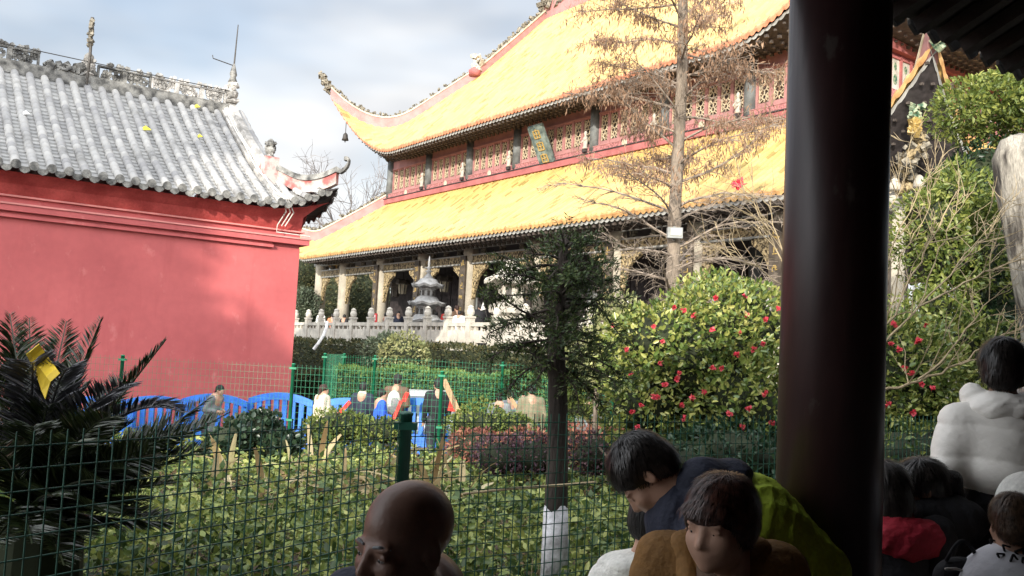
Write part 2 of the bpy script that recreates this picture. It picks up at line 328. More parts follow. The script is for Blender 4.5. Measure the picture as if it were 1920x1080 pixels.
# inner wall with dark doors
m = MB(); m.box((-14.4, 2.6, 3.6), (26.4, .2, 4.0)); m.box((-27.5, 8.4, 3.602), (.2, 11.4, 3.996)); m.build('inner_wall', M['dark_timber'], hall)
m = MB(); m.box((-15, 8.8, 5.62), (30, 17.6, .06)); m.build('porch_ceiling', M['dark_timber'], hall)
for i in (2, 3, 5, 6, 7):
    x0, x1 = CX[i]+.3, CX[i+1]-.3; w = (x1-x0)/4
    for j in range(4):
        m = MB(); xc = x0+w*(j+.5); m.box((xc, 2.46, 3.3), (w-.06, .06, 3.2))
        for a in range(4):
            for z in range(9): m.box((xc+(a-1.5)*w*.2, 2.42, 2.9+z*.22), (w*.1, .012, .09))
        m.build('door', M['dark_timber'], hall)
# brackets under the eaves
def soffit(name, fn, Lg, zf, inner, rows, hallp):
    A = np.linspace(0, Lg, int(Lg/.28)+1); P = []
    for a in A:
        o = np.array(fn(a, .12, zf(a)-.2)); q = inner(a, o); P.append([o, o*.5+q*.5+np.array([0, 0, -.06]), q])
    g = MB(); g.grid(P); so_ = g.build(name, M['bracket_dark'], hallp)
    k = MB()
    for ai in range(len(A)-1):
        for r in range(rows):
            t = (r+.35)/rows; aa = A[ai]+(.17 if r % 2 else 0)
            o = np.array(fn(aa, .12, zf(aa)-.2)); q = inner(aa, o); p = o*(1-t)+q*t+np.array([0, 0, -.07-.06*math.sin(math.pi*t)])
            k.box(p, (.09, .09, .08) if 3.4 < aa < Lg-3.4 else (.06, .06, .05))
    kb_ = k.build('bracket_block', M['bracket_knob'], so_); kb_['kind'] = 'stuff'; return so_
def make_roof(tag_name, x0, x1, y0, ylen, B, dg, zprof, Lm, w, pw, fl, edge_mat, wall, zin, amp=.055):
    root = empty(tag_name); root.parent = hall
    Lf = x1-x0; le = ylen
    def lf(d): return Lm*max(0., 1-d/w)**pw
    def ff(d): return fl*max(0., 1-d/(w*.8))**2
    def liftF(a, b): return lf(a+b)+lf(Lf-a+b)
    def liftE(a, b): return lf(a+b)+lf(le-a+b)
    def fF(a, b, z): return (x0+a-ff(a+b)+ff(Lf-a+b), y0+b-ff(a+b)-ff(Lf-a+b), z)
    def fR(a, b, z): return (x1-b+ff(a+b)+ff(le-a+b), y0+a-ff(a+b)+ff(le-a+b), z)
    def fL(a, b, z): return (x0+b-ff(a+b)-ff(le-a+b), y0+a-ff(a+b)+ff(le-a+b), z)
    def fB(a, b, z): return (x0+a-ff(a+b)+ff(Lf-a+b), y0+le-b+ff(a+b)+ff(Lf-a+b), z)
    eb = dg if dg else B
    for nm, fn, Lg, lift, bb, nbk in (('front_slope', fF, Lf, liftF, B, 26), ('end_slope', fR, le, liftE, eb, 16), ('end_slope', fL, le, liftE, eb, 12), ('back_slope', fB, Lf, liftF, B, 8)):
        P, UV = roof_face(fn, Lg, bb, .22, zprof, amp, lift, (True, True), eb, nbk)
        g = MB(); g.grid(P, UV); g.build(nm, M['yellow_tile'], root, True, True)
    for fn, Lg, lift in ((fF, Lf, liftF), (fR, le, liftE), (fL, le, liftE)):      # scalloped tile ends
        a, h = roof_samples(Lg, .22); rows = [[], [], []]
        for ai, hi in zip(a, h):
            z = zprof(0)+lift(ai, 0)
            rows[0].append(fn(ai, .0, z+hi*amp+.004)); rows[1].append(fn(ai, -.015, z-.05+hi*.02)); rows[2].append(fn(ai, .02, z-.16+(.06*hi)))
        g = MB(); g.grid(rows); g.build('eave_edge', edge_mat, root)
        tr_ = [[], []]
        for ai, hi in zip(a, h):
            z = zprof(0)+lift(ai, 0); tr_[0].append(fn(ai, .09, z-.13)); tr_[1].append(fn(ai, .11, z-.24+.05*hi))
        g = MB(); g.grid(tr_); g.build('eave_trim', M['beam_grey'], root)
    wx0, wx1, wy0, wy1 = wall
    def inn(fx): return lambda a, o: np.array([min(max(o[0], wx0), wx1), min(max(o[1], wy0), wy1), zin])
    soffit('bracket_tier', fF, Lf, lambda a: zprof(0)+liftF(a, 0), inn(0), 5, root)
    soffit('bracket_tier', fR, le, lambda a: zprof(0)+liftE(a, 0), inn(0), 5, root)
    # hip ridges: red band, pale cap, carved figures on top
    for fn, flip in ((fF, 0), (fF, 1), (fB, 1), (fB, 0)):
        ds = np.linspace(0, eb, 26); C = []
        for d in ds:
            a = Lf-d if flip else d; C.append(np.array(fn(a, d, zprof(d)+lf(2*d))))
        ridge(C, .26, .40, root)
    return root, fF, lf
def ridge(C, w, h, root, orn=.22, mt='hall_pink'):
    C = [np.asarray(c, float) for c in C]; m = MB(); t = MB(); S = []; T = []
    for k, p in enumerate(C):
        d = unit(C[min(k+1, len(C)-1)]-C[max(k-1, 0)]); s = unit(np.cross(d, (0, 0, 1))); u = np.array([0, 0, 1.])
        S.append([p-s*w/2-u*.1, p-s*w/2+u*h, p+s*w/2+u*h, p+s*w/2-u*.1]); T.append([p-s*w*.62+u*h, p-s*w*.62+u*(h+.07), p+s*w*.62+u*(h+.07), p+s*w*.62+u*h])
    m.grid(S, closed=True); m.f.append([0, 1, 2, 3]); e = (len(C)-1)*4; m.f.append([e+3, e+2, e+1, e]); rb = m.build('ridge_band', M[mt], root)
    t.grid(T, closed=True); t.f.append([0, 1, 2, 3]); t.f.append([e+3, e+2, e+1, e]); t.build('ridge_cap', M['pale_cap'], rb)
    if orn:
        o = MB()
        for k in range(len(C)-1):
            n = max(2, int(np.linalg.norm(C[k+1]-C[k])/.085))
            for j in range(n):
                p = C[k]+(C[k+1]-C[k])*(j+random.random())/n+np.array([0, 0, h+.07+random.uniform(.0, orn)*random.uniform(.4, 1)])
                A = np.linalg.qr(rng.normal(size=(3, 3)))[0]; o.box(p, (random.uniform(.05, .2), random.uniform(.05, .14), random.uniform(.06, .18)), A)
        o.build('ridge_carving', M['ornament'], rb)
zlo = lambda b: 5.62+3.0*(b/4.0)**1.1
rlow, fLow, liftLow = make_roof('lower_roof', -31.8, 1.75, -1.7, 21.4, 4.0, None, zlo, 2.5, 3.3, 1.75, .35, M['yellow_edge'], (-30.3, .3, 0., 18.0), 5.52)
zup = lambda b: 10.48+.90*b+.0075*b*b
rup, fUp, liftUp = make_roof('upper_roof', -29.5, -.55, .45, 17.2, 8.6, 4.6, zup, 3.3, 5.2, 2.3, .55, M['orange_edge'], (-27.7, -2.4, 2.2, 15.8), 10.52)
for x in (-29.5+4.6, -.55-4.6):                          # descending gable ridges and gable walls
    ridge([np.array((x, .45+b, zup(b))) for b in np.linspace(4.5, 8.6, 14)], .3, .45, rup, .3)
    m = MB(); m.prism([(5.05, zup(4.6)), (9.05, zup(8.6)), (13.05, zup(4.6))], lambda a, z, d: (d, a, z), x-.03, x+.03); m.build('gable', M['hall_red_carved'], rup)
ridge([np.array((x, 9.05, zup(8.6)-.1)) for x in np.linspace(-24.9, -5.15, 30)], .4, .8, rup, .5)
def lumps(name, pts, mt, parent, n=60, s=.2, amin=.06, amax=.2):
    o = MB()
    for k in range(n):
        p = np.asarray(pts[random.randrange(len(pts))], float)+rng.normal(size=3)*s
        A = np.linalg.qr(rng.normal(size=(3, 3)))[0]; o.box(p, (random.uniform(amin, amax), random.uniform(amin, amax), random.uniform(amin, amax*1.4)), A)
    return o.build(name, M[mt], parent)
tl = np.array(fUp(0, 0, zup(0)+liftUp(0)))              # upturned corner beasts
lumps('corner_beast', [tl+np.array((-.1*k, -.1*k, .25+.2*k)) for k in range(5)], 'ornament', rup, 40, .07, .06, .2)
tr = np.array(fLow(33.55, 0, zlo(0)+liftLow(0)))
lumps('corner_beast', [tr+np.array((.05*k, -.05*k, -.1+.17*k)) for k in range(4)], 'dragon_green', rlow, 40, .07, .07, .2)
for x, z in ((-24.9, 14.9),):
    lumps('roof_beast', [(x, 5.0, z+.3+.1*k) for k in range(5)], 'white_stone', rup, 30, .1, .06, .22)
    m = MB(); m.lathe([(.05, z-.15), (.28, z-.1), (.3, z+.15), (.1, z+.3)], (x, 4.85, 0), 10); m.build('ridge_stop', M['hall_red'], rup, True)
lumps('ridge_dragon', [(-24.9, 9.0, 19.2+.28*k) for k in range(7)]+[(-24.6+.3*k, 9.0, 19.4+.2*math.sin(k)) for k in range(4)], 'ornament', rup, 130, .17, .1, .34)

# upper storey
m = MB(); m.box((-15.05, 9.05, 9.55), (25.3, 13.3, 2.0)); m.build('upper_wall', M['hall_red'], hall)
UX = [-27.7, -24.1, -20.75, -17.4, -12.8, -9.4, -5.95, -2.4]
for (c, d) in (((-15.05, 2.25, 8.60), (25.9, .5, .22)), ((-2.32, 9.05, 8.60), (.5, 13.8, .22))):
    m = MB(); m.box(c, d); m.build('red_base_band', M['hall_red'], hall)
m = MB(); m.box((-15.05, 2.25, 8.735), (26.0, .56, .04)); m.box((-2.3, 9.05, 8.737), (.56, 13.9, .04)); m.build('base_moulding', M['dark_timber'], hall)
fig = MB(); fig.lathe([(.1, 0), (.13, .05), (.09, .12), (.12, .3), (.13, .42), (.06, .5), (.04, .53), (.075, .58), (.08, .65), (.03, .72)], n=10); fig.bar((-.12, 0, .42), (-.16, -.1, .25), .05); fig.bar((.12, 0, .42), (.06, -.14, .33), .05)
figme = None
for i, x in enumerate(UX):
    m = MB(); m.lathe([(.19, 8.82), (.19, 10.6)], (x, 2.2, 0), 12); m.build('upper_post', M['grey_post'], hall, True)
    if 0 < i < 8:
        if figme is None: figme = fig.build('figurine', M['white_stone'], hall, True); figme.location = (x-.30, 2.02, 8.93); figme.scale = (.78, .78, .9)
        else:
            f2 = figme.copy(); link(f2); f2.parent = hall; f2.location = (x-.30, 2.02, 8.93)
        b = MB(); b.box((x-.30, 2.03, 8.865), (.2, .16, .12)); b.build('figurine_shelf', M['dark_timber'], hall)
def lattice_panel(m, xc, w, z0, z1, y):
    h = z1-z0; t = .027
    for k in range(1, 4):                                # rows of diamonds
        pass
    rows = 3; rh = h/rows
    for r in range(rows):
        zb = z0+r*rh; zc = zb+rh/2; R_ = min(w*.30, rh*.34)
        pts = [(xc+R_*math.cos(a), zc+R_*math.sin(a)) for a in [2*math.pi*j/8 for j in range(8)]]
        if r != 1: pts = [(xc+R_*.75*math.cos(a), zc+R_*.75*math.sin(a)) for a in [2*math.pi*j/8 for j in range(8)]]
        for j in range(8):
            p, q = pts[j], pts[(j+1) % 8]; m.bar((p[0], y, p[1]), (q[0], y, q[1]), t*1.3, t)
        for sx in (-1, 1):
            for sz in (-1, 1):
                m.bar((xc+sx*w/2, y, zc+sz*rh/2), (xc+sx*R_*.6, y, zc+sz*R_*.6), t, t); m.bar((xc+sx*w/2, y, zc+sz*rh*.16), (xc+sx*R_*.9, y, zc), t, t)
        m.bar((xc, y, zb), (xc, y, zc-R_*.8), t, t); m.bar((xc, y, zc+R_*.8), (xc, y, zb+rh), t, t)
    for k in (-.5, .5): m.bar((xc+k*w, y, z0), (xc+k*w, y, z1), t*1.2, t)
for i in range(7):
    x0, x1 = UX[i]+.2, UX[i+1]-.2; w = x1-x0; xc = (x0+x1)/2
    m = MB(); m.box((xc, 2.30, 10.36), (w, .2, .40)); m.box((xc, 2.24, 10.14), (w, .16, .06)); m.build('lintel', M['hall_pink'], hall)
    m = MB(); m.box((xc, 2.10, 8.85), (w+.3, .10, .18)); pr = m.build('carved_parapet', M['hall_red_carved'], hall)
    k = MB(); k.box((xc, 2.10, 8.95), (w+.35, .13, .025)); k.build('parapet_rail', M['hall_pink'], pr)
    k = MB(); k.lathe([(.02, -.012), (.1, -.012), (.13, 0), (.02, .03)], n=14); md = k.build('medallion', M['pale_cap'], pr); md.rotation_euler = (R(90), 0, 0); md.location = (xc, 2.04, 8.85)
    nP = 8 if i == 3 else 6; pw = w/nP
    b = MB(); b.box((xc, 2.33, 9.55), (w, .05, 1.14)); win = b.build('window', M['lattice_back'], hall)
    lt = MB(); fr = MB()
    for j in range(nP):
        c = x0+pw*(j+.5); lattice_panel(lt, c, pw*.66, 9.17, 10.06, 2.262)
        fr.box((c, 2.255, 9.06), (pw*.98, .06, .17)); fr.box((c, 2.255, 10.09), (pw*.98, .06, .05))
    for j in range(nP+1): fr.box((x0+pw*j, 2.245, 9.55), (.12, .08, 1.13))
    fr.build('frame', M['hall_pink'], win); lt.build('tracery', M['lattice'], win)
# gable-end storey, seen to the right of the near pillar: white painted panels between red mullions
m = MB(); m.box((-2.3, 9.05, 10.42), (.2, 13.4, .34)); m.build('end_lintel', M['hall_red'], hall)
m = MB(); m.box((-2.2, 9.05, 8.95), (.3, 13.4, .24)); m.build('end_parapet', M['hall_red_carved'], hall)
k = 0; y = 2.55
while y < 15.4:
    if k % 6 == 5:
        m = MB(); m.lathe([(.18, 8.82), (.18, 10.5)], (-2.36, y+.1, 0), 10); m.build('upper_post', M['hall_red'], hall, True); y += .35
    else:
        m = MB(); m.box((-2.375, y+.24, 9.58), (.06, .4, .98)); pn = m.build('painted_panel', M['white_stone'], hall)
        g = MB()
        for z, r in ((9.85, .09), (9.5, .13)):
            g.lathe([(.02, 0), (r*.9, 0), (r, .012), (.02, .02)], (0, 0, 0), 10)
        d = MB()
        for z, r in ((9.86, .085), (9.5, .115)):
            pts = [(y+.24+r*.8*math.cos(a), z+r*1.3*math.sin(a)) for a in [2*math.pi*j/10 for j in range(10)]]
            d.prism(pts, lambda a, b, q: (q, a, b), -2.347, -2.335)
        d.build('painted_flower', M['dragon_green'], pn)
        m = MB(); m.box((-2.36, y-.02, 9.6), (.12, .09, 1.1)); m.box((-2.35, y+.24, 10.1), (.1, .48, .06)); m.build('mullion', M['hall_red'], hall)
        y += .5
    k += 1
# painted dragon and bells that hang under the near roof corner
dg_ = empty('corner_dragon'); dg_.parent = hall
cv = [np.array((.5+1.0*t+.13*math.sin(t*11), -.5-1.0*t-.13*math.cos(t*11), 5.42+t*1.05)) for t in np.linspace(0, 1, 22)]
m = MB(); m.tube(cv, [.1+.06*math.sin(k*.9)**2 for k in range(22)], 8); m.build('dragon_body', M['gold_carving'], dg_, True)
lumps('dragon_scale', cv[6:18], 'ornament', dg_, 60, .09, .05, .16)
lumps('dragon_head', [cv[-1], cv[-1]+np.array((.05, -.05, .1))], 'gold', dg_, 16, .05, .08, .16)
lumps('dragon_crest', [cv[-1]+np.array((.05, -.05, .25+.06*k)) for k in range(4)], 'dragon_green', dg_, 22, .05, .05, .12)
for k, p in enumerate(((.65, -1.0, 5.55), (1.05, -.75, 5.6), (.5, -.8, 5.3))):
    m = MB(); m.lathe([(.13, -.14), (.11, -.02), (.07, .08), (.02, .12)], p, 10); m.build('bell', M['white_stone'], dg_, True)
m = MB(); m.box((0, 0, 5.62), (.62, .62, .12)); m.box((0, 0, 5.52), (.8, .8, .08)); m.build('column_cap', M['pale_cap'], hall)
# name plaque
pq = empty('name_plaque'); pq.parent = hall
tp = np.array((-15.2, 1.35, 9.98)); bt = np.array((-15.2, 1.98, 8.78)); dz = unit(bt-tp); nx = np.array((1., 0, 0)); ny = np.cross(dz, nx)
m = MB(); m.box((tp+bt)/2, (.72, np.linalg.norm(bt-tp), .1), (nx, dz, ny)); bd = m.build('board', M['plaque_teal'], pq)
m = MB()
for s in (-1, 1): m.bar(tp+nx*s*.38, bt+nx*s*.38, .07, .12)
m.bar(tp-nx*.42, tp+nx*.42, .07, .12); m.bar(bt-nx*.42, bt+nx*.42, .07, .12); m.build('frame', M['plaque_teal'], pq)
m = MB(); sg = 1 if ny[1] < 0 else -1
for k in range(3):                                       # three gilt characters, one under the other
    c = tp+dz*(.3+k*.46)+ny*sg*.06
    for (u0, v0, u1, v1) in ((-.2, -.14, .2, -.14), (-.2, .14, .2, .14), (-.2, -.14, -.2, .14), (.2, -.14, .2, .14), (0, -.2, 0, .17), (-.14, 0, .14, 0)):
        m.bar(c+nx*u0*.8+dz*v0, c+nx*u1*.8+dz*v1, .05, .03)
m.build('gilt_character', M['gold'], bd)
# floor and wind bell
cn = np.array(fUp(1.0, 0.05, zup(0)+liftUp(1.0)))
wb = empty('wind_bell', hw(cn[0], cn[1], cn[2]-1.05), 0, 'small dark bronze wind bell hanging below the upper left roof corner', 'bell')
m = MB(); m.lathe([(.17, 0), (.13, .12), (.11, .28), (.04, .36)], n=12); m.build('bell_body', M['iron'], wb, True)
m = MB(); m.tube([(0, 0, .34), (0, 0, .9)], .018, 5); m.tube([(0, 0, -.1), (0, 0, .1)], .03, 5); m.build('bell_chain', M['iron'], wb)
# hanging lanterns of the porch
LN = ((-24.66, 'cream palace lantern hanging in the third bay from the left of the hall porch'), (-21.16, 'cream palace lantern hanging just right of the grey stone pagoda'), (-17.7, 'cream palace lantern hanging in the dark bay beside the white stone lantern'))
M['lantern_cream'] = mat('lantern_cream', (.62, .56, .42), .5, .15, 6); M['lantern_frame'] = mat('lantern_frame', (.10, .085, .07), .5, .3, 8)
def make_lantern():
    o = empty('palace_lantern')
    m = MB(); m.lathe([(.13, -.32), (.17, -.3), (.2, .05), (.2, .1)], n=6); m.build('shade', M['lantern_cream'], o)
    m = MB(); m.lathe([(.3, .1), (.34, .14), (.3, .3), (.2, .33)], n=6)
    for a in range(6): m.bar((.16*math.cos(a*math.pi/3), .16*math.sin(a*math.pi/3), -.34), (.21*math.cos(a*math.pi/3), .21*math.sin(a*math.pi/3), .1), .03); m.bar((.2*math.cos(a*math.pi/3), .2*math.sin(a*math.pi/3), .3), (.38*math.cos(a*math.pi/3), .38*math.sin(a*math.pi/3), .34), .04)
    m.build('frame', M['lantern_frame'], o)
    m = MB(); m.tube([(0, 0, .3), (0, 0, 1.25)], .015, 5); m.build('cord', M['iron'], o); return o
L0 = make_lantern()
for i, (x, lb) in enumerate(LN):
    o = L0 if i == 0 else copy_thing(L0); o.location = hw(x, 1.5, 4.35); tag(o, lb, 'lantern', 'lanterns in the hall porch')
o = copy_thing(L0); o.location = hw(-26.2, 2.0, 4.3); tag(o, 'dark empty lantern hanging in the second bay from the left of the porch', 'lantern', 'lanterns in the hall porch')
for ch in o.children:
    if ch.name.startswith('shade'): ch.data = ch.data.copy(); ch.data.materials[0] = M['lantern_frame']

# ================================================================ TERRACE, BALUSTRADE
m = MB(); m.box((-13, 7.0, .3), (44, 21.4, 2.6)); t = m.build('terrace', M['stone']); t.location = HO; t.rotation_euler = (0, 0, HRZ); tag(t, kind='structure')
bal = empty('stone_balustrade', HO, HRZ, 'pale carved stone balustrade along the edge of the hall terrace', 'balustrade')
BP = [-24.35, -23.05, -21.86, -20.5, -19.07, -17.7, -16.35, -15.05, -13.83, -12.6, -11.35]
BP = [-29.4, -28.1, -26.9, -25.6]+BP+[-10.0, -8.65, -7.3, -5.95, -4.6, -3.25, -1.9, -.55, .8]
YB = -3.6
post0 = None
for i, x in enumerate(BP):
    if post0 is None:
        m = MB(); m.box((0, 0, .48), (.2, .2, .96)); m.box((0, 0, 1.0), (.24, .24, .06)); m.lathe([(.08, 1.03), (.11, 1.08), (.12, 1.16), (.09, 1.26), (.1, 1.3), (.03, 1.36)], n=10); post0 = m.build('post', M['white_stone'], bal)
        p = post0
    else: p = post0.copy(); link(p); p.parent = bal
    p.location = (x, YB, FZ)
    if i < len(BP)-1:
        x1 = BP[i+1]; w = x1-x-.2; c = (x+x1)/2
        m = MB(); m.box((c, YB, FZ+.78), (w, .14, .12)); m.build('hand_rail', M['white_stone'], bal)
        m = MB(); m.box((c, YB, FZ+.42), (w, .1, .36)); m.box((c, YB, FZ+.06), (w, .16, .12))
        for s in (-.3, 0, .3): m.box((c+s*w, YB, FZ+.66), (.12, .08, .14))
        for s in (-.32, .32): m.box((c+s*w, YB, FZ+.18), (.16, .09, .14))
        m.build('carved_slab', M['white_stone'], bal)
# stone pagoda and stone lantern on the terrace
pg = empty('stone_pagoda', hw(-16.6, -2.0, FZ), HRZ, 'grey stone three tiered pagoda standing behind the balustrade', 'pagoda')
def tier(z, r, h, rr):
    m = MB(); m.lathe([(r*.9, z), (r*.9, z+h*.28), (r*.74, z+h*.3), (r*.74, z+h*.8), (r*.85, z+h*.82), (r*.85, z+h)], n=8); b = m.build('storey', M['grey_stone'], pg)
    for a in range(8):
        k = MB(); t = (a+.5)*math.pi/4; k.box((r*.7*math.cos(t), r*.7*math.sin(t), z+h*.55), (.06, r*.24, h*.36), ((math.cos(t), math.sin(t), 0), (-math.sin(t), math.cos(t), 0), (0, 0, 1))); k.build('opening', M['iron'], b)
    k = MB(); n = 16; rings = []
    for q, (f, dz) in enumerate(((.8, .3), (1.1, .16), (1.45, .04), (1.6, .06), (1.5, -.02), (.8, .0))):
        rings.append([(r*f*(1+.07*(j % 2 == 0) * (q > 1))*math.cos(2*math.pi*j/n), r*f*(1+.07*(j % 2 == 0)*(q > 1))*math.sin(2*math.pi*j/n), z+h+dz+(.07 if j % 2 == 0 and 1 < q < 5 else 0)) for j in range(n)])
    k.grid(rings, closed=True); k.build('tier_roof', M['grey_stone'], pg)
m = MB(); m.lathe([(.6, 0), (.6, .2), (.45, .3), (.4, .5), (.5, .6)], n=8); m.build('pedestal', M['grey_stone'], pg)
tier(.55, .48, .36, 1); tier(1.02, .42, .52, 1); tier(1.72, .36, .46, 1)
m = MB(); m.lathe([(.28, 2.42), (.1, 2.62), (.07, 2.7), (.13, 2.76), (.04, 2.82), (.09, 2.88), (.03, 2.94), (.05, 3.0), (.012, 3.3)], n=8); m.build('finial', M['grey_stone'], pg, True)
sl_ = empty('stone_lantern', hw(-11.3, -2.2, FZ), HRZ+.4, 'big white stone lantern with a curved cap beside the dark yew tree', 'stone lantern')
m = MB(); m.lathe([(.62, 0), (.62, .25), (.42, .4), (.34, .9), (.42, 1.1), (.66, 1.2), (.7, 1.4), (.5, 1.5)], n=8); m.build('stand', M['white_stone'], sl_)
m = MB(); m.lathe([(.45, 1.48), (.45, 2.1)], n=8); lb_ = m.build('light_box', M['white_stone'], sl_)
for a in range(0, 8, 2):
    m = MB(); t = (a+.5)*math.pi/4; m.box((.41*math.cos(t), .41*math.sin(t), 1.8), (.05, .17, .36), ((math.cos(t), math.sin(t), 0), (-math.sin(t), math.cos(t), 0), (0, 0, 1))); m.build('opening', M['iron'], lb_)
m = MB(); n = 16
rings = [[(r*(1+.1*(j % 4 == 0)*(r > .7))*math.cos(2*math.pi*j/n), r*(1+.1*(j % 4 == 0)*(r > .7))*math.sin(2*math.pi*j/n), z+(.12 if j % 4 == 0 and r > .7 else 0)) for j in range(n)] for r, z in ((.45, 2.05), (.85, 2.08), (.86, 2.18), (.6, 2.34), (.32, 2.55), (.18, 2.72), (.2, 2.8), (.05, 2.86))]
m.grid(rings, closed=True); m.build('cap', M['white_stone'], sl_)
# ================================================================ RED WALLED BUILDING (local: x along the wall to the right, y into the building)
WX = np.array([.809017, .587785, 0]); WY = np.array([-.587785, .809017, 0]); WO = np.array([-4.894, 21.0, 0])
WRZ = math.atan2(WX[1], WX[0])
def ww(x, y, z): return WO+WX*x+WY*y+np.array([0, 0, z])
rb = empty('red_wall_building', WO, WRZ, 'red plastered temple building with a grey barrel tile roof and openwork ridge', 'building')
GZ = -.65; LW = 16.0; DP = 7.0
m = MB(); m.box((-LW/2, DP/2, (GZ+3.7)/2), (LW, DP, 3.7-GZ)); wall_o = m.build('wall', M['wall_red'], rb)
m = MB(); m.box((-LW/2, DP/2, 3.93), (LW-.02, DP-.02, .5)); m.build('frieze', M['wall_red'], rb)
for z0, z1, out, key in ((3.66, 3.72, .10, 'wall_red'), (3.72, 3.78, .05, 'wall_red'), (3.78, 3.90, .16, 'wall_red'), (3.90, 3.935, .19, 'mould_pale'), (4.06, 4.095, .07, 'mould_pale')):
    m = MB(); x1 = out if z0 > 3.73 else -.66
    m.box((-LW/2+x1/2, -out/2+.1, (z0+z1)/2), (LW+x1, out+.2, z1-z0))
    if z0 > 3.73: m.box((out/2-.1, DP/2, (z0+z1)/2-.001), (out+.2, DP-.3, z1-z0-.002))
    m.build('moulding', M[key], rb)
# flared plaster cove below the eave
XL, XR, YE, EZ = -LW, .60, -.52, 4.60
Lm_, w_, p_ = .62, 1.5, 1.7
def rl(d): return Lm_*max(0., 1-d/w_)**p_
def el_(a): return rl((XR-XL)-a)
g = []
for x in np.linspace(XL, 0, 40):
    e = EZ+rl(XR-.1-x)-.10; g.append([(x, .0, 4.1), (x, -.10, 4.2+(e-4.2)*.35), (x+(.25*max(0, 1+x/1.2)), -.24, 4.2+(e-4.2)*.75), (x+(.5*max(0, 1+x/1.2)), -.34, e)])
mb = MB(); mb.grid(g)
g2 = []
for y in np.linspace(0, DP, 20):
    e = EZ+rl(y*.9)-.10; t = max(0, 1-y/1.2); g2.append([(0, y, 4.1), (.12, y-.05*t, 4.2+(e-4.2)*.35), (.25, y-.24*t, 4.2+(e-4.2)*.75), (.5, y-.34*t, e)])
mb.grid(g2); mb.build('cove', M['wall_red_old'], rb)
# roof
zr = lambda b: EZ+.58*b+.027*b*b
B_, DG = 4.05, 1.35
le_ = DP+1.04
def fF_(a, b, z): return np.array((XL+a, YE+b, z))
def fR_(a, b, z): return np.array((XR-b, YE+a, z))
def fB_(a, b, z): return np.array((XL+a, YE+le_-b, z))
LF = XR-XL
rf = empty('roof'); rf.parent = rb
SP = .306
def tiled(fn, Lg, lift, bmaxf, parent, nm):
    pans, bars, ends, drips = MB(), MB(), MB(), MB()
    k = int(Lg/SP); off = (Lg-k*SP)/2
    for i in range(k+1):
        a = Lg-i*SP-.12
        if a < .1: continue
        bm = bmaxf(a)
        if bm > .12:                                     # barrel row: overlapping half-round segments
            seg = .185; ns = max(1, int(math.ceil(bm/seg))); P = []; UV = []
            for s in range(ns):
                b0, b1 = s*seg-.06*(s == 0), min(bm, (s+1)*seg)
                jit = random.uniform(-.006, .006)
                for bb, rr in ((b0, .078), (b0+.004, .094), (b1-.004, .080)):
                    ring = []; uvr = []
                    for t in np.linspace(-.15, math.pi+.15, 9):
                        p = fn(a+rr*math.cos(t)+jit, max(bb, -.06), zr(max(bb, -.06))+lift(a, max(bb, 0))+.045+rr*math.sin(t)*1.0); ring.append(p); uvr.append((a+1000*.306*0, bb+.15*0+.001+i*7.3))
                    P.append(ring); UV.append([(i*.306+.1, s*.3+.1)]*9)
            bars.grid(P, UV)
            c0 = fn(a, -.06, zr(-.06)+lift(a, 0)+.05); dv = unit(fn(a, 0, 0)-fn(a, -1, 0)); sv = unit(fn(a+1, 0, 0)-fn(a, 0, 0))
            ends.prism([(.088*math.cos(t), .088*math.sin(t)) for t in np.linspace(0, 2*math.pi, 13)[:-1]], lambda u, v, d: c0+sv*u+np.array([0, 0, v])-dv*d, -.005, .03)
        am = a-SP/2; bm = min(bmaxf(am-.08) if am > .1 else 0, bmaxf(am+.08)) if am > .1 else 0
        if bm > .1:                                      # pan tiles: many short overlapping courses
            st = .15; ns = int(bm/st)+1; P = []; UV = []
            for s in range(ns):
                b0, b1 = s*st-.05*(s == 0), min(bm, (s+1)*st)
                for bb, dz in ((b0, .034), (b1, .0)):
                    ring = [fn(am+u*SP*.62, bb, zr(bb)+lift(am, max(bb, 0))+dz+.06*(abs(u)**2)-.02) for u in (-1, -.6, -.2, .2, .6, 1)]
                    P.append(ring); UV.append([(i*.306+.15, s*.09+.04)]*6)
            pans.grid(P, UV)
            c1 = fn(am, -.05, zr(-.05)+lift(am, 0)+.01); dv = unit(fn(am, 0, 0)-fn(am, -1, 0)); sv = unit(fn(am+1, 0, 0)-fn(am, 0, 0))
            drips.prism([(-.115, .03), (-.05, .0), (.05, .0), (.115, .03), (.115, -.02), (.07, -.09), (0, -.125), (-.07, -.09), (-.115, -.02)], lambda u, v, d: c1+sv*u+np.array([0, 0, v])-dv*d, .0, .02)
    o = pans.build(nm, M['grey_pan'], parent, False, True); bars.build('barrel_tile', M['grey_tile'], o, True, True)
    if ends.v: ends.build('tile_end', M['ridge_grey'], o)['kind'] = 'stuff'
    drips.build('drip_tile', M['ridge_grey'], o)['kind'] = 'stuff'
def bF(a):
    d = LF-a; return B_ if d >= DG else max(0, d-.06)
def bE(a): return max(0, min(a, le_-a, DG)-.06)
tiled(fF_, LF, lambda a, b: rl(LF-a+b), bF, rf, 'front_slope')
tiled(fR_, le_, lambda a, b: rl(a+b)+rl(le_-a+b), bE, rf, 'skirt_slope')
P, UV = roof_face(fB_, LF, B_, SP, zr, .07, lambda a, b: rl(LF-a+b), (False, True), DG, 10); g = MB(); g.grid(P, UV); g.build('back_slope', M['grey_tile'], rf, True, True)
m = MB()                                                  # boards that close the roof from below
m.grid([[fF_(a, -.03, EZ-.07+el_(a)), fF_(min(a, LF-.35), .3, EZ-.02+rl(LF-a+.3))] for a in np.linspace(0, LF, 60)])
m.grid([[fR_(a, -.03, EZ-.07+rl(a)), fR_(max(a, .35), .3, EZ-.02+rl(a+.3))] for a in np.linspace(0, le_, 40)])
m.build('eave_board', M['dark_timber'], rf)
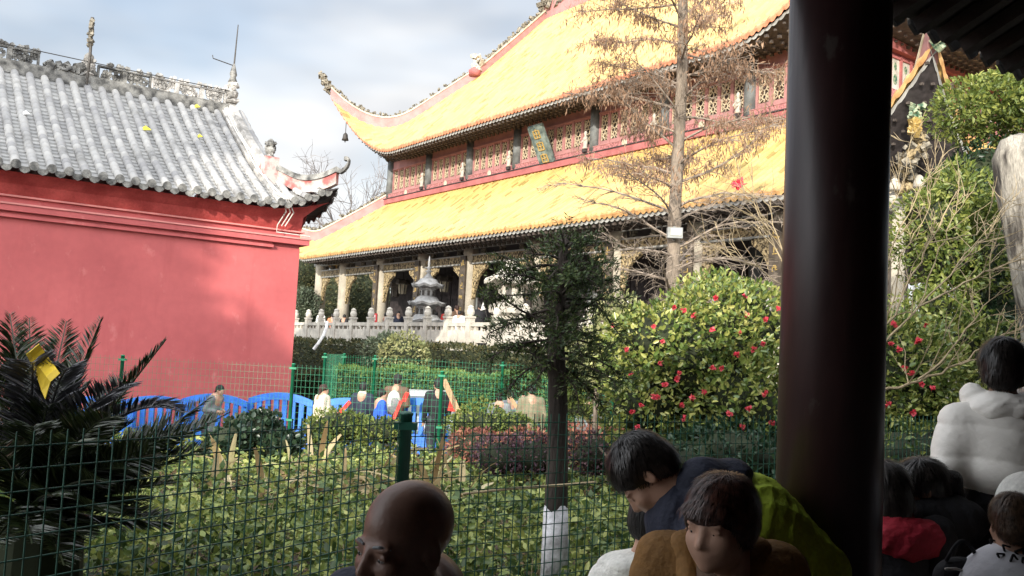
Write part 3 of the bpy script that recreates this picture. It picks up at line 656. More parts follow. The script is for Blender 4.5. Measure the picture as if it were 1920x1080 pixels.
# main ridge with openwork panels
YR = YE+B_; ZR = zr(B_); xg = XR-DG
rg = empty('ridge'); rg.parent = rb
m = MB(); m.box(((XL+xg)/2, YR, ZR+.02), (xg-XL, .34, .26)); m.box(((XL+xg)/2, YR, ZR+.17), (xg-XL, .26, .06)); m.build('ridge_base', M['ridge_grey'], rg)
px_ = np.arange(xg-.05, XL, -.62)
for i, x in enumerate(px_):
    if 5 <= i <= 6: continue
    m = MB(); c = x-.31; z0 = ZR+.17
    for (a, b, ww_, hh) in ((0, .02, .62, .05), (0, .33, .62, .045)): m.box((c+a, YR, z0+b), (ww_, .1, hh))
    for s in (-1, 1): m.box((c+s*.285, YR, z0+.175), (.05, .1, .29))
    rnd = random.Random(i % 5)
    for k in range(9):
        p = (c+rnd.uniform(-.2, .2), z0+rnd.uniform(.08, .27)); r = rnd.uniform(.05, .09)
        n = 7
        for j in range(n):
            a0, a1 = 2*math.pi*j/n, 2*math.pi*(j+1)/n
            m.bar((p[0]+r*math.cos(a0), YR, p[1]+r*math.sin(a0)), (p[0]+r*math.cos(a1), YR, p[1]+r*math.sin(a1)), .05, .08)
    for k in range(7):
        A = np.linalg.qr(rng.normal(size=(3, 3)))[0]; m.box((c+random.uniform(-.28, .28), YR, z0+.37+random.uniform(0, .05)), (.10, .09, .08), A)
    m.build('openwork_panel', M['ridge_grey'] if i > 2 else M['lime_white'], rg)
lumps('broken_crest', [(xg-.05-.62*5.2-.15*k, YR, ZR+.25) for k in range(7)], 'ridge_grey', rg, 60, .06, .06, .16)
m = MB(); m.tube([(xg, YR-.12, ZR+.54), (xg-3.4, YR-.12, ZR+.52), (XL, YR-.12, ZR+.56)], .012, 5); m.build('ridge_wire', M['iron'], rg)
# gable end: whitewashed descending ridge, outer barrel row, finials
gcv = [np.array((xg+.02, YE+b, zr(b))) for b in np.linspace(1.0, B_, 16)]
S = []
m = MB()
for p in gcv: S.append([p+np.array((-.2, 0, -.05)), p+np.array((-.2, 0, .14)), p+np.array((-.05, 0, .16)), p+np.array((.0, 0, .3)), p+np.array((.16, 0, .3)), p+np.array((.2, 0, .12)), p+np.array((.36, 0, .05)), p+np.array((.36, 0, -.3))])
m.grid(S, closed=True); m.f.append(list(range(8))); m.build('gable_ridge', M['lime_white'], rb)
m = MB(); P = []; UV = []
for s in range(10):
    b0, b1 = 1.05+s*.30, 1.05+(s+1)*.30
    for bb, rr in ((b0, .10), (b1-.01, .085)):
        P.append([np.array((xg+.36+rr*math.cos(t), YE+bb, zr(bb)+.06+rr*math.sin(t))) for t in np.linspace(-.5, math.pi+.5, 9)]); UV.append([(3.3, s*.3+.1)]*9)
m.grid(P, UV); m.build('gable_barrel_tile', M['grey_tile'], rb, True, True)
m = MB(); m.prism([(YE+DG, zr(DG)-.1), (YR, ZR+.1), (YE+le_-DG, zr(DG)-.1)], lambda a, z, d: (d, a, z), xg+.1, xg+.2); m.build('gable', M['wall_red_old'], rb)
def finial(x, y, z, s, mt, name='finial'):
    m = MB(); m.lathe([(.16*s, 0), (.2*s, .06*s), (.12*s, .16*s), (.19*s, .26*s), (.2*s, .34*s), (.1*s, .46*s), (.15*s, .56*s), (.14*s, .66*s), (.05*s, .76*s)], (x, y, z), 10); 
    for k in range(14):
        A = np.linalg.qr(rng.normal(size=(3, 3)))[0]; t = random.uniform(0, 6.28); m.box((x+.15*s*math.cos(t), y+.15*s*math.sin(t), z+random.uniform(.1, .6)*s), (.09*s, .09*s, .14*s), A)
    return m.build(name, M[mt], rb)
finial(xg+.1, YR, ZR+.25, .85, 'lime_white'); mf = MB(); mf.lathe([(.13, ZR+.8), (.07, ZR+.95), (.10, ZR+1.02), (.03, ZR+1.3)], (xg+.1, YR, 0), 8); mf.build('finial_tip', M['ridge_grey'], rb, True); finial(xg-3.35, YR, ZR+.2, .75, 'lime_white')
# red block and curled hip ridge of the skirt
hz = lambda d: zr(d)+rl(2*d)
m = MB(); m.box((xg+.12, YE+1.12, zr(1.1)+.22), (.34, .34, .62)); m.build('hip_block', M['peeling'], rb)
finial(xg+.12, YE+1.12, zr(1.1)+.5, .62, 'ridge_grey')
S = []; T = []
dd = np.linspace(1.1, .02, 16)
for d in dd:
    p = np.array((XR-d, YE+d, hz(d)+.02)); s = np.array((.7071, .7071, 0))*.09; u = np.array((0, 0, 1.))
    S.append([p-s, p-s+u*.27, p+s+u*.27, p+s]); T.append([p-s*1.5+u*.27, p-s*1.2+u*.4, p+s*1.2+u*.4, p+s*1.5+u*.27])
m = MB(); m.grid(S, closed=True); m.f.append([(15)*4+k for k in (3, 2, 1, 0)]); hb = m.build('hip_ridge', M['peeling'], rb)
for (ddx, zz, rr) in ((-.04, .30, 0), (-.10, .36, 0), (-.15, .46, 0), (-.17, .55, 0), (-.14, .61, 0), (-.09, .60, 0)):
    p = np.array((XR-ddx, YE+ddx, hz(0)+zz-.27)); s = np.array((.7071, .7071, 0))*.07; u = np.array((0, 0, 1.)); T.append([p-s+u*.22, p-s+u*.31, p+s+u*.31, p+s+u*.22])
m = MB(); m.grid(T, closed=True); m.f.append([(len(T)-1)*4+k for k in (3, 2, 1, 0)]); m.build('curled_cap', M['ridge_grey'], rb)
# cables down the gable
m = MB()
for k, o in enumerate((0, .05, .09)):
    m.tube([np.array((xg-.12+o+.02*math.sin(b*4+k), YE+b, zr(b)+.2+.03*math.sin(b*3+k))) for b in np.linspace(B_, .05, 14)]+[np.array((xg+.05+o, YE-.1, EZ+.1)), np.array((xg+.2+o*2, YE+.12, EZ-.15)), np.array((xg+.1+o*2, -.2, 4.15)), np.array((xg+.1+o*2, -.18, 4.0)), np.array((.15, -.18, 3.99))][:5 if k == 0 else 3], .014, 5)
m.build('cable', M['rope'], rb)
# rods on the ridge
rd = empty('lightning_rod', ww(xg+.1, YR, ZR+1.2), WRZ, 'thin lightning rod with a side arm on the finial at the right ridge end', 'lightning rod')
m = MB(); m.tube([(0, 0, 0), (.03, 0, 1.15)], [.022, .012], 6); m.build('rod', M['iron'], rd)
m = MB(); m.tube([(.0, 0, .05), (-.55, 0, .12), (-.57, 0, .2)], .014, 5); m.build('side_arm', M['iron'], rd)
rd2 = empty('roof_pole', ww(-4.15, YR-.25, ZR-.05), WRZ, 'dark weathered pole standing up from the left part of the grey ridge', 'pole')
m = MB(); m.tube([(0, 0, 0), (.02, 0, .7), (.0, 0, 1.6)], [.03, .035, .04], 6); m.build('pole', M['iron'], rd2)
lumps('wrapping', [(.0, 0, .95+.08*k) for k in range(8)], 'ornament', rd2, 30, .015, .04, .09)
# scraps of paper lying on the tiles
def scrap(px, py, mt, lb, s):
    d = ray(px, py); best = None
    for q in np.linspace(12, 26, 2800):
        P = CAM+d*q/d[1]; l = P-WO; x, y = l@WX, l@WY; b = y-YE
        if 0 < b < B_ and P[2] < zr(b)+.14: best = P; break
    if best is None: return
    m = MB(); i = m._a([(-s, -s*.6, .0), (s*.9, -s*.8, .05), (s, s*.7, .0), (s*.1, s*1.1, .06), (-s*.8, s*.6, .02)]); m.f.append([0, 1, 2, 3, 4])
    j = m._a([(-s, -s*.6, -.012), (s*.9, -s*.8, .038), (s, s*.7, -.012), (s*.1, s*1.1, .048), (-s*.8, s*.6, .008)]); m.f.append([j+k for k in (4, 3, 2, 1, 0)])
    for k in range(5): m.f.append([k, j+k, j+(k+1) % 5, (k+1) % 5])
    o = m.build('paper_scrap', mt); o.location = best; o.rotation_euler = (R(33), 0, WRZ+.3); tag(o, lb, 'litter', 'paper scraps on the grey roof')
M['yellow_paper'] = mat('yellow_paper', (.72, .62, .06), .7, .1, 9); M['white_paper'] = mat('white_paper', (.75, .75, .73), .7, .1, 9)
scrap(274, 243, M['yellow_paper'], 'bright yellow paper scrap, the largest one, lying mid roof on the grey tiles', .085)
scrap(374, 257, M['yellow_paper'], 'smaller faded yellow scrap on the grey tiles right of the large yellow one', .05)
scrap(369, 201, M['yellow_paper'], 'yellow scrap caught just below the white openwork ridge panels', .06)
scrap(48, 214, M['white_paper'], 'white paper scrap on the far left of the grey tile roof', .06)

# ================================================================ CORRIDOR THE CAMERA STANDS IN
PO = np.array([1.118, 3.2, 0])                             # foot of the near pillar; x along the row, y outward to the garden
PX = np.array([.809017, .587785, 0]); PY = np.array([-.587785, .809017, 0])
cor = empty('corridor', PO, math.atan2(PX[1], PX[0]), 'dark timber corridor with a low tiled eave and lacquered pillars around the camera', 'corridor')
def cw(x, y, z): return PO+PX*x+PY*y+np.array([0, 0, z])
for x in (-4.2, 0, 4.2, 8.4):
    m = MB(); m.lathe([(.175, .12), (.175, 3.75)], (x, 0, 0), 40); c = m.build('pillar', M['pillar'], cor, True)
    b = MB(); b.lathe([(.26, 0), (.28, .06), (.2, .13)], (x, 0, 0), 20); b.build('pillar_base', M['stone'], c, True)
CE, CEZ, CW_ = .80, 3.44, 5.2
sl = .42
def cz(y): return CEZ+(CE-y)*sl
m = MB(); m.grid([[(x, CE, cz(CE)), (x, -2.2, cz(-2.2)), (x, -CW_, cz(-2.2)-.9)] for x in (-14, 14)]); i = len(m.v)
m.grid([[(x, CE, cz(CE)+.1), (x, -2.2, cz(-2.2)+.1), (x, -CW_, cz(-2.2)-.8)] for x in (14, -14)]); roof_c = m.build('roof_deck', M['eave_dark'], cor)
m = MB()
for x in np.arange(-13.8, 13.9, .24): m.bar((x, CE-.04, cz(CE)-.05), (x, -2.2, cz(-2.2)-.05), .07, .08)
m.build('rafter', M['eave_dark'], roof_c)
m = MB(); d2 = MB()
for k, x in enumerate(np.arange(-13.9, 13.9, .2)):       # tile ends and drip tiles that make the wavy dark edge
    m.lathe([(.062, 0), (.066, .05), (.06, .5)], (0, 0, 0), 10)
    for q in range(len(m.v)-30, len(m.v)):
        a, b, c = m.v[q]; m.v[q] = (x+a, CE+.1-c*.9+.0, cz(CE)+.15+b+c*.38)
    d2.prism([(x+.1-.09, .04), (x+.1+.09, .04), (x+.1+.07, -.03), (x+.1, -.075), (x+.1-.07, -.03)], lambda a, b, d: (a, CE+.08+d, cz(CE)+.06+b), 0, .02)
m.build('tile_end', M['eave_tile'], roof_c)['kind'] = 'stuff'; d2.build('drip_tile', M['eave_tile'], roof_c)['kind'] = 'stuff'
m = MB(); m.box((0, 0, 3.58), (28, .16, .3)); m.box((0, -CW_+.3, 3.3), (28, .16, .3)); m.build('tie_beam', M['eave_dark'], cor)
m = MB(); m.box((0, -CW_, 2.6), (28, .24, 5.2)); m.build('back_wall', M['dark_wall'], cor)
for x in (-14.0, 14.0):
    m = MB(); m.box((x, -2.4, 1.9), (.2, 5.4, 3.8)); m.build('end_wall', M['dark_wall'], cor)
m = MB(); m.box((0, -2.2, -.06), (28, 6.4, .12)); fl_ = m.build('floor', M['floor']); fl_.location = PO; fl_.rotation_euler = cor.rotation_euler; tag(fl_, kind='structure')
m = MB(); m.box((0, -CW_-4.2, 2.6), (30, 7.5, 5.3)); m.prism([(-CW_+.1, 5.25), (-CW_-4.2, 6.6), (-CW_-8.4, 5.25)], lambda a, z, d: (d, a, z), -15.4, 15.4)
hb_ = m.build('rear_hall', M['dark_wall']); hb_.location = PO; hb_.rotation_euler = cor.rotation_euler; tag(hb_, 'dark red hall adjoining the back of the corridor', 'building')  # unseen building, its ridge height set for the shadow over the near garden

# ================================================================ GROUND
def gz(x, y):
    s = lambda t: min(max(t, 0), 1)**2*(3-2*min(max(t, 0), 1))
    return -.12-.18*s((y-5)/8)-.35*s((y-14.9)/.8)
xs = np.concatenate([np.linspace(-600, -24, 9), np.linspace(-20, 24, 60), np.linspace(30, 600, 9)]); ys = np.concatenate([np.linspace(-600, -14, 8), np.linspace(-10, 34, 111), np.linspace(40, 900, 10)])
P = [[(x, y, gz(x, y)) for y in ys] for x in xs]; g = MB(); g.grid([r for r in P]); go = g.build('ground', M['soil'], None, True); tag(go, kind='structure')
pp = [[(x, y, gz(x, y)+.008) for y in (16.3, 17.5, 18.6, 19.4)] for x in np.linspace(-18, 7, 30)]; g = MB(); g.grid(pp); po = g.build('path', M['paving']); tag(po, kind='structure')
g = MB(); g.grid([[tuple(cw(x, y, -.02-.035*k)) for k, y in enumerate((1.02, 1.9, 2.0))] for x in np.linspace(-13, 13, 10)]); wo = g.build('walkway', M['paving']); tag(wo, kind='structure')
# ================================================================ VEGETATION
M['yew'] = leafmat('yew', [(.018, .036, .012), (.05, .085, .028), (.15, .18, .06)], .5, .2, .3, 3)
M['bark_dark'] = mat('bark_dark', (.045, .036, .03), .9, .4, 9, bump=.8, bscale=26, stretch=(1, 1, .25), grain=.2)
M['limewash'] = mat('limewash', (.42, .41, .41), .85, .3, 9, c2=(.66, .66, .68), bump=.6, bscale=30, grain=.1)
M['bark_brown'] = mat('bark_brown', (.19, .155, .12), .9, .35, 7, bump=.9, bscale=22, stretch=(1, 1, .2), grain=.25)
M['twig'] = mat('twig', (.27, .22, .175), .85, .3, 6)
M['twig_grey'] = mat('twig_grey', (.17, .155, .15), .9, .2, 6)
M['stem_ochre'] = mat('stem_ochre', (.30, .235, .14), .75, .3, 9)
M['dry_leaf'] = leafmat('dry_leaf', [(.20, .125, .08), (.33, .21, .135), (.45, .30, .20)], .8, .3, .15)
M['camellia'] = leafmat('camellia', [(.03, .055, .015), (.11, .17, .04), (.26, .29, .07), (.46, .44, .14)], .3, .2, .5, 1.4)
M['petal'] = leafmat('petal', [(.55, .035, .07), (.72, .08, .12), (.78, .20, .20)], .5, .3, .3)
M['cover'] = leafmat('cover', [(.014, .03, .010), (.07, .12, .034), (.22, .27, .065), (.46, .47, .15)], .4, .3, .4, .9)
M['cover_dry'] = leafmat('cover_dry', [(.10, .065, .04), (.22, .15, .08), (.36, .27, .16)], .8, .25, .15, 1.5)
M['lily_dry'] = leafmat('lily_dry', [(.20, .13, .06), (.40, .31, .16), (.52, .45, .28), (.30, .33, .10)], .7, .35, .2, 2)
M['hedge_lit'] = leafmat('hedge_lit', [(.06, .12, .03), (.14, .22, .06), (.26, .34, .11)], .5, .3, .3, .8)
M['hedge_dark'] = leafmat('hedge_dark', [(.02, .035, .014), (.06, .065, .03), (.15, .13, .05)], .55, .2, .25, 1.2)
M['pale_shrub'] = leafmat('pale_shrub', [(.12, .15, .06), (.26, .28, .12), (.45, .43, .22)], .5, .3, .3, 1.5)
M['greygreen'] = leafmat('greygreen', [(.04, .06, .04), (.10, .13, .085), (.19, .21, .14)], .5, .25, .3, 1.5)
M['red_shrub'] = leafmat('red_shrub', [(.09, .035, .04), (.24, .09, .065), (.42, .20, .12)], .6, .3, .25, 1.3)
M['small_shrub'] = leafmat('small_shrub', [(.04, .07, .02), (.14, .19, .045), (.28, .30, .08)], .5, .3, .3, 2)
M['ivy'] = leafmat('ivy', [(.008, .02, .012), (.022, .045, .025), (.05, .08, .04)], .35, .15, .45, 2)
M['evergreen'] = leafmat('evergreen', [(.035, .065, .016), (.14, .185, .04), (.32, .33, .08)], .4, .3, .4, .9)
M['evergreen_dark'] = leafmat('evergreen_dark', [(.008, .025, .012), (.02, .05, .022), (.06, .09, .035)], .4, .2, .4, .9)
M['cycad'] = leafmat('cycad', [(.007, .012, .006), (.018, .030, .010), (.05, .062, .018)], .3, .1, .5, 2)
M['cycad_grey'] = leafmat('cycad_grey', [(.03, .03, .035), (.075, .075, .085), (.12, .12, .13)], .45, .05, .5, 2)
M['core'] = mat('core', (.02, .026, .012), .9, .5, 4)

def ell_points(ells, n, shell=.6):
    vol = np.array([e[1][0]*e[1][1]*e[1][2] for e in ells], float)**.8; idx = rng.choice(len(ells), n, p=vol/vol.sum())
    u = rdir(n); rad = np.where(rng.random(n) < shell, rng.uniform(.82, 1.06, n), rng.random(n)**(1/3))
    C = np.array([e[0] for e in ells])[idx]; S = np.array([e[1] for e in ells])[idx]
    return C+u*rad[:, None]*S, u
def cloud(name, ells, n, size, m, parent, wid=.5, shell=.65, bias=(0, 0, .25), lump=.16, lf=5.0, out=.8, drop=.0, tag_kind=None):
    P, u = ell_points(ells, n, shell)
    ph = rng.uniform(0, 6.28, (3, 3)); nz = np.zeros(n)
    for k in range(3): nz += np.sin(P@(rng.normal(size=3)*lf)+ph[k, 0])
    P = P+u*(nz*lump/3)[:, None]
    keep = rng.random(n) > drop*(nz < -.8); P, u = P[keep], u[keep]; n = len(P)
    D = u*out+rng.normal(size=(n, 3))*.7+np.asarray(bias); D /= np.linalg.norm(D, axis=1)[:, None]
    V, F = (leaves6 if size < .09 and size > .065 else leaves)(P, D, size*rng.uniform(.6, 1.25, n), wid, .1, u+rng.normal(size=(n, 3))*.6)
    return np_obj(name, V, F, m, parent)
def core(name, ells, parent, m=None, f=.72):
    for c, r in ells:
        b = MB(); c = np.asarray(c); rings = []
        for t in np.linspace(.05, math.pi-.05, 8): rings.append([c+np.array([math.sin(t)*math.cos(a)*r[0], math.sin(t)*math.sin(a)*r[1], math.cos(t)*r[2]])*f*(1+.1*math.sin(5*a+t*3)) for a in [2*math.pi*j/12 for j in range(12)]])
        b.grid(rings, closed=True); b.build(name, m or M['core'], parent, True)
def wander(p, d, length, n, up=0., jit=.15):
    p = np.asarray(p, float); d = unit(d); out = [p]
    for k in range(n):
        d = unit(d+rng.normal(size=3)*jit+np.array([0, 0, up])); p = p+d*length/n; out.append(p)
    return out

# ---- yew in front of the terrace, trunk limewashed at the foot
YT = at(1043, 800, 6.0); yx = YT[0]
yew = empty('yew_tree', (0, 0, 0), 0, 'dark yew tree with a lime washed foot standing behind the near wire fence', 'tree'); yew.location = (yx, 6.0, gz(yx, 6.0))
y0 = gz(yx, 6.0)
def yl(px_, py_, d): return at(px_, py_, d)-np.array([yx, 6.0, y0])
tp_ = [yl(1040, 1130, 6), yl(1041, 1000, 6), yl(1044, 880, 6), yl(1046, 760, 6), yl(1042, 640, 6), yl(1046, 560, 6), yl(1056, 480, 6), yl(1062, 440, 6)]
m = MB(); m.tube(tp_, [.092, .078, .070, .064, .056, .045, .028, .01], 14)
for k, v in enumerate(m.v): m.v[k] = tuple(np.array(v)+rng.normal(size=3)*.003)
m.build('trunk', M['bark_dark'], yew, True)
m = MB(); zt = yl(1043, 950, 6)[2]; m.tube([yl(1039, 1150, 6), yl(1041, 1020, 6), np.array([(yl(1042, 950, 6))[0], 0, zt])], [.099, .086, .078], 16); nv = 16
for k in range(len(m.v)-nv, len(m.v)): v = m.v[k]; m.v[k] = (v[0], v[1], v[2]+random.uniform(-.035, .03))
m.build('limewash_band', M['limewash'], yew, True)
tw = MB(); NP, ND, NS = [], [], []
for i in range(54):
    f = (i+.5)/54; z = np.interp(f, [0, 1], [yl(1043, 700, 6)[2], yl(1060, 455, 6)[2]]); a = i*2.39996+rng.uniform(-.4, .4); c = math.cos(a)
    ln = np.interp(f, [0, .3, .65, 1], [.46, .54, .50, .20])*rng.uniform(.7, 1.15)*(1.0 if abs(c) > .5 else .8); el = rng.uniform(-.1, .5) if f < .3 else rng.uniform(.2, 1.1)
    p0 = np.array([np.interp(z, [t[2] for t in tp_], [t[0] for t in tp_]), 0, z])
    br = wander(p0, (c, math.sin(a), el), ln, 8, -.10, .13); tw.tube(br, np.linspace(.012, .0025, 9), 5); B = np.array(br)
    for k in range(int(ln/.019)):
        t = .15+.85*rng.random(); q = B[min(7, int(t*8))]+(B[min(8, int(t*8)+1)]-B[min(7, int(t*8))])*((t*8) % 1); dirn = unit(B[-1]-B[0]); pr = unit(np.cross(dirn, rng.normal(size=3)+np.array([0, 0, .8])))
        td = unit(dirn*.75+pr*.85+np.array([0, 0, -.1])); tl_ = rng.uniform(.07, .19)*(1.15-.4*t); ntw = wander(q, td, tl_, 3, -.14, .12); tw.tube(ntw, [.003, .0024, .0018, .001], 3, False); Q = np.array(ntw)
        nn = int(tl_/.0085); u = rng.random(nn)*2.999; qi = u.astype(int); base = Q[qi]+(Q[qi+1]-Q[qi])*(u-qi)[:, None]; s2 = unit(np.cross(td, pr+np.array([0, 0, .6])))
        dd = td*.55+s2*rng.choice((-1, 1), nn)[:, None]+rng.normal(size=(nn, 3))*.30; dd /= np.linalg.norm(dd, axis=1)[:, None]; NP.append(base); ND.append(dd); NS.append(rng.uniform(.024, .046, nn))
V, F = leaves(np.vstack(NP), np.vstack(ND), np.concatenate(NS), .24, .02); cr = np_obj('crown', V, F, M['yew'], yew); tw.build('branch', M['bark_dark'], yew)

# ---- bare dawn redwood with rusty hanging foliage
RX, RY = 2.30, 13.0; rz0 = gz(RX, RY)
red = empty('redwood_tree', (RX, RY, rz0), 0, 'tall bare dawn redwood with rusty dry foliage in front of the temple hall', 'tree')
rw_top = 10.2-rz0
m = MB(); tz = np.linspace(0, rw_top, 26)
def rad(z): return .118*(1-z/rw_top*.6)
m.tube([(-.006*z+.02*math.sin(z*1.3), .015*math.sin(z), z) for z in tz], [rad(z)*(1+.07*math.sin(z*7)) for z in tz], 14); m.build('trunk', M['bark_brown'], red, True)
tw = MB(); LP_, LD_, LS_ = [], [], []
nb = 72
for i in range(nb):
    f = i/(nb-1); z = 1.9+(rw_top-2.1)*f; a = i*2.39996+rng.uniform(-.35, .35)
    ln = np.interp(f, [0, .35, .7, 1], [1.75, 2.0, 1.7, .9])*rng.uniform(.7, 1.1)
    if math.sin(a) < -.2: ln *= .85
    el = rng.uniform(.15, .75)
    br = wander((-.006*z, 0, z), (math.cos(a), math.sin(a), el), ln, 9, -.035, .10); tw.tube(br, np.linspace(.024*(1-.4*f), .004, 10), 5); B = np.array(br)
    dry = (f > .26 and rng.random() < .9)
    for k in range(20):
        t = .15+.85*(k+rng.random())/20; q = B[min(8, int(t*9))]; dn = unit(B[min(9, int(t*9)+1)]-q+1e-6); sd = unit(np.cross(dn, (0, 0, 1)))*(1 if k % 2 else -1)
        td = unit(dn*.9+sd*.8+np.array([0, 0, rng.uniform(-.2, .35)])); tl_ = rng.uniform(.22, .62)*(1.1-.5*t); t1 = wander(q, td, tl_*1.15, 5, -.05, .16); tw.tube(t1, np.linspace(.006, .002, 6), 3, False)
        for j in range(4):
            q2 = t1[1+j]; d2 = unit(td+rng.normal(size=3)*.5); t2 = wander(q2, d2, tl_*.6, 3, -.06, .2); tw.tube(t2, [.0035, .003, .002, .0015], 3, False)
            if dry and rng.random() < .62:
                n = rng.integers(6, 15); b = np.array(t2)[rng.integers(0, 4, n)]+rng.normal(size=(n, 3))*.035
                LP_.append(b); dd = rng.normal(size=(n, 3))*.35+np.array([0, 0, -1.0]); LD_.append(dd/np.linalg.norm(dd, axis=1)[:, None]); LS_.append(rng.uniform(.04, .12, n))
tw.build('branch', M['twig'], red)
V, F = leaves(np.vstack(LP_), np.vstack(LD_), np.concatenate(LS_), .2, .05); np_obj('dry_foliage', V, F, M['dry_leaf'], red)
fp = at(1265, 437, 12.80); fl = empty('floodlight', fp, 0, 'small grey floodlight box strapped to the redwood trunk', 'floodlight'); M['lampgrey'] = mat('lampgrey', (.27, .28, .27), .5, .15, 8); M['lampglass'] = mat('lampglass', (.45, .46, .42), .25, .1, 8)
m = MB(); m.box((0, 0, 0), (.21, .1, .15)); m.build('housing', M['lampgrey'], fl); m = MB(); m.box((.01, -.053, .01), (.15, .012, .1)); m.build('lens', M['lampglass'], fl); m = MB(); m.tube([(0, .05, -.1), (0, .05, .1)], .02, 6); m.build('bracket', M['lampgrey'], fl)
rc = at(1385, 345, 10.2); 
V, F = leaves6(rng.normal(size=(26, 3))*.006, rdir(26, (0, 0, -.2)), rng.uniform(.05, .11, 26), .5); V = np.vstack([V]); rbm = MB(); rbm.v = [tuple(v) for v in V]; rbm.f = [list(map(int, f)) for f in F]; rbm.lathe([(.006, -.02), (.022, 0), (.006, .02)], n=8); o = rbm.build('red_ribbon', mat('ribbon', (.72, .05, .07), .6, .2, 9)); o.location = rc; tag(o, 'bright red ribbon knot caught on a twig against the lower yellow roof', 'ribbon')

# ---- camellias
def flower(parent, p, s, face):
    n = 13; f = unit(face); D = rng.normal(size=(n, 3))*.8+f*.9; D /= np.linalg.norm(D, axis=1)[:, None]
    V, F = leaves(np.repeat([p], n, 0), D, s*rng.uniform(.8, 1.15, n), .95, -.12); return np_obj('flower', V, F, M['petal'], parent)
def camellia(name_lb, ells, n, size, fl_px, depth, cmat='camellia'):
    c0 = ells[0][0]; base = np.array([c0[0], c0[1], gz(c0[0], c0[1])])
    o = empty('camellia_bush', base, 0, name_lb, 'bush', 'camellias in the garden'); E = [(np.asarray(c)-base, np.asarray(r)) for c, r in ells]
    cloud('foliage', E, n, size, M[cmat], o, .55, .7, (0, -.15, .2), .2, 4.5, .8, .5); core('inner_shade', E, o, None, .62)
    m = MB()
    for k in range(7): m.tube(wander((rng.normal()*.1, rng.normal()*.1, 0), (rng.normal()*.5, rng.normal()*.5, 1), 1.2, 5, .05, .1), np.linspace(.03, .012, 6), 5)
    m.build('stem', M['bark_brown'], o)
    for (x, y) in fl_px:
        d = ray(x, y); hit = None
        for q in np.linspace(depth-2.2, depth+1.5, 260):
            P = CAM+d*q/d[1]
            if any((((P-np.asarray(c))/np.asarray(r))**2).sum() < 1.08 for c, r in ells): hit = P; break
        if hit is None: continue
        flower(o, hit-base-np.array([0, .07, 0]), rng.uniform(.036, .054), (rng.normal()*.3, -1, .2))
    return o
def A3(px_, py_, d, r): return (at(px_, py_, d), r)
cam_fl = [(1262, 577), (1280, 582), (1222, 612), (1332, 618), (1240, 640), (1298, 592), (1384, 625), (1430, 600), (1455, 580), (1236, 680), (1378, 665), (1427, 645), (1271, 700), (1333, 690), (1180, 700), (1268, 710), (1318, 735), (1222, 743), (1232, 745), (1295, 745), (1245, 722), (1200, 760), (1183, 773), (1275, 760), (1278, 783), (1365, 776), (1402, 766), (1388, 800), (1431, 738), (1418, 842), (1443, 792), (1192, 800), (1172, 655), (1136, 612), (1148, 610), (1395, 590), (1350, 690), (1410, 655), (1340, 560), (1395, 555)]
camellia('large camellia bush full of red flowers left of the near dark pillar', [A3(1300, 690, 10.6, (1.02, .8, .95)), A3(1385, 620, 10.8, (.75, .7, .60)), A3(1240, 640, 10.5, (.62, .6, .5)), A3(1400, 770, 10.3, (.80, .7, .62)), A3(1210, 765, 10.4, (.55, .55, .42))], 19000, .074, cam_fl, 10.6)
rf_ = [(1665, 645), (1702, 700), (1722, 720), (1742, 728), (1660, 758), (1706, 772), (1690, 690), (1715, 640), (1670, 610), (1680, 655), (1732, 610), (1650, 590), (1696, 575)]
camellia('smaller camellia bush with scattered red flowers right of the near dark pillar', [A3(1690, 715, 10.0, (.72, .6, .62)), A3(1650, 650, 10.2, (.45, .5, .38)), A3(1700, 770, 9.8, (.55, .5, .35))], 9000, .072, rf_, 10.0)
# yellowish shrub beside the big camellia and cloud pruned pine
def bush(name, lb, cat, ells, n, size, mt, group=None, f=.75, wid=.5, lump=.15, stem=True):
    c0 = np.asarray(ells[0][0], float); base = np.array([c0[0], c0[1], gz(c0[0], c0[1])]); o = empty(name, base, 0, lb, cat, group); E = [(np.asarray(c)-base, np.asarray(r)) for c, r in ells]
    cloud('foliage', E, n, size, M[mt], o, wid, .75, (0, -.1, .25), lump, 5); core('inner_shade', E, o, None, f)
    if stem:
        m = MB(); m.tube([(0, 0, 0), (.02, 0, max(.1, c0[2]-base[2]))], [.04, .03], 6); m.build('stem', M['bark_brown'], o)
    return o
bush('yellow_shrub', 'yellow green shrub with fine leaves between the yew and the large camellia', 'shrub', [A3(1120, 655, 12.0, (.42, .4, .28)), A3(1175, 600, 12.2, (.45, .4, .3)), A3(1150, 690, 11.6, (.4, .3, .3))], 3000, .075, 'pale_shrub', None, .55)
pine = empty('pruned_pine', (at(1085, 780, 14.0)[0], 14.0, gz(1, 14)), 0, 'cloud pruned pine with two flat needle pads right of the yew trunk', 'tree'); pb = np.array(pine.location)
for (x, y, r) in ((1100, 722, (.34, .3, .15)), (1088, 768, (.32, .3, .13)), (1062, 748, (.2, .2, .1))):
    c = at(x, y, 14.0)-pb; P, u = ell_points([(c, np.array(r))], 1300, .7); D = u+np.array([0, 0, .7])+rng.normal(size=P.shape)*.4; D /= np.linalg.norm(D, axis=1)[:, None]
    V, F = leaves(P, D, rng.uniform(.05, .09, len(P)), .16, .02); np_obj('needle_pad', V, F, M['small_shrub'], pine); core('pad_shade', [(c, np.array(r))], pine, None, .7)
m = MB(); m.tube([(0, .05, 0), (.05, .05, .3), (-.05, .05, .6), (.1, .05, .85)], [.05, .045, .035, .02], 6); m.build('trunk', M['bark_brown'], pine, True)

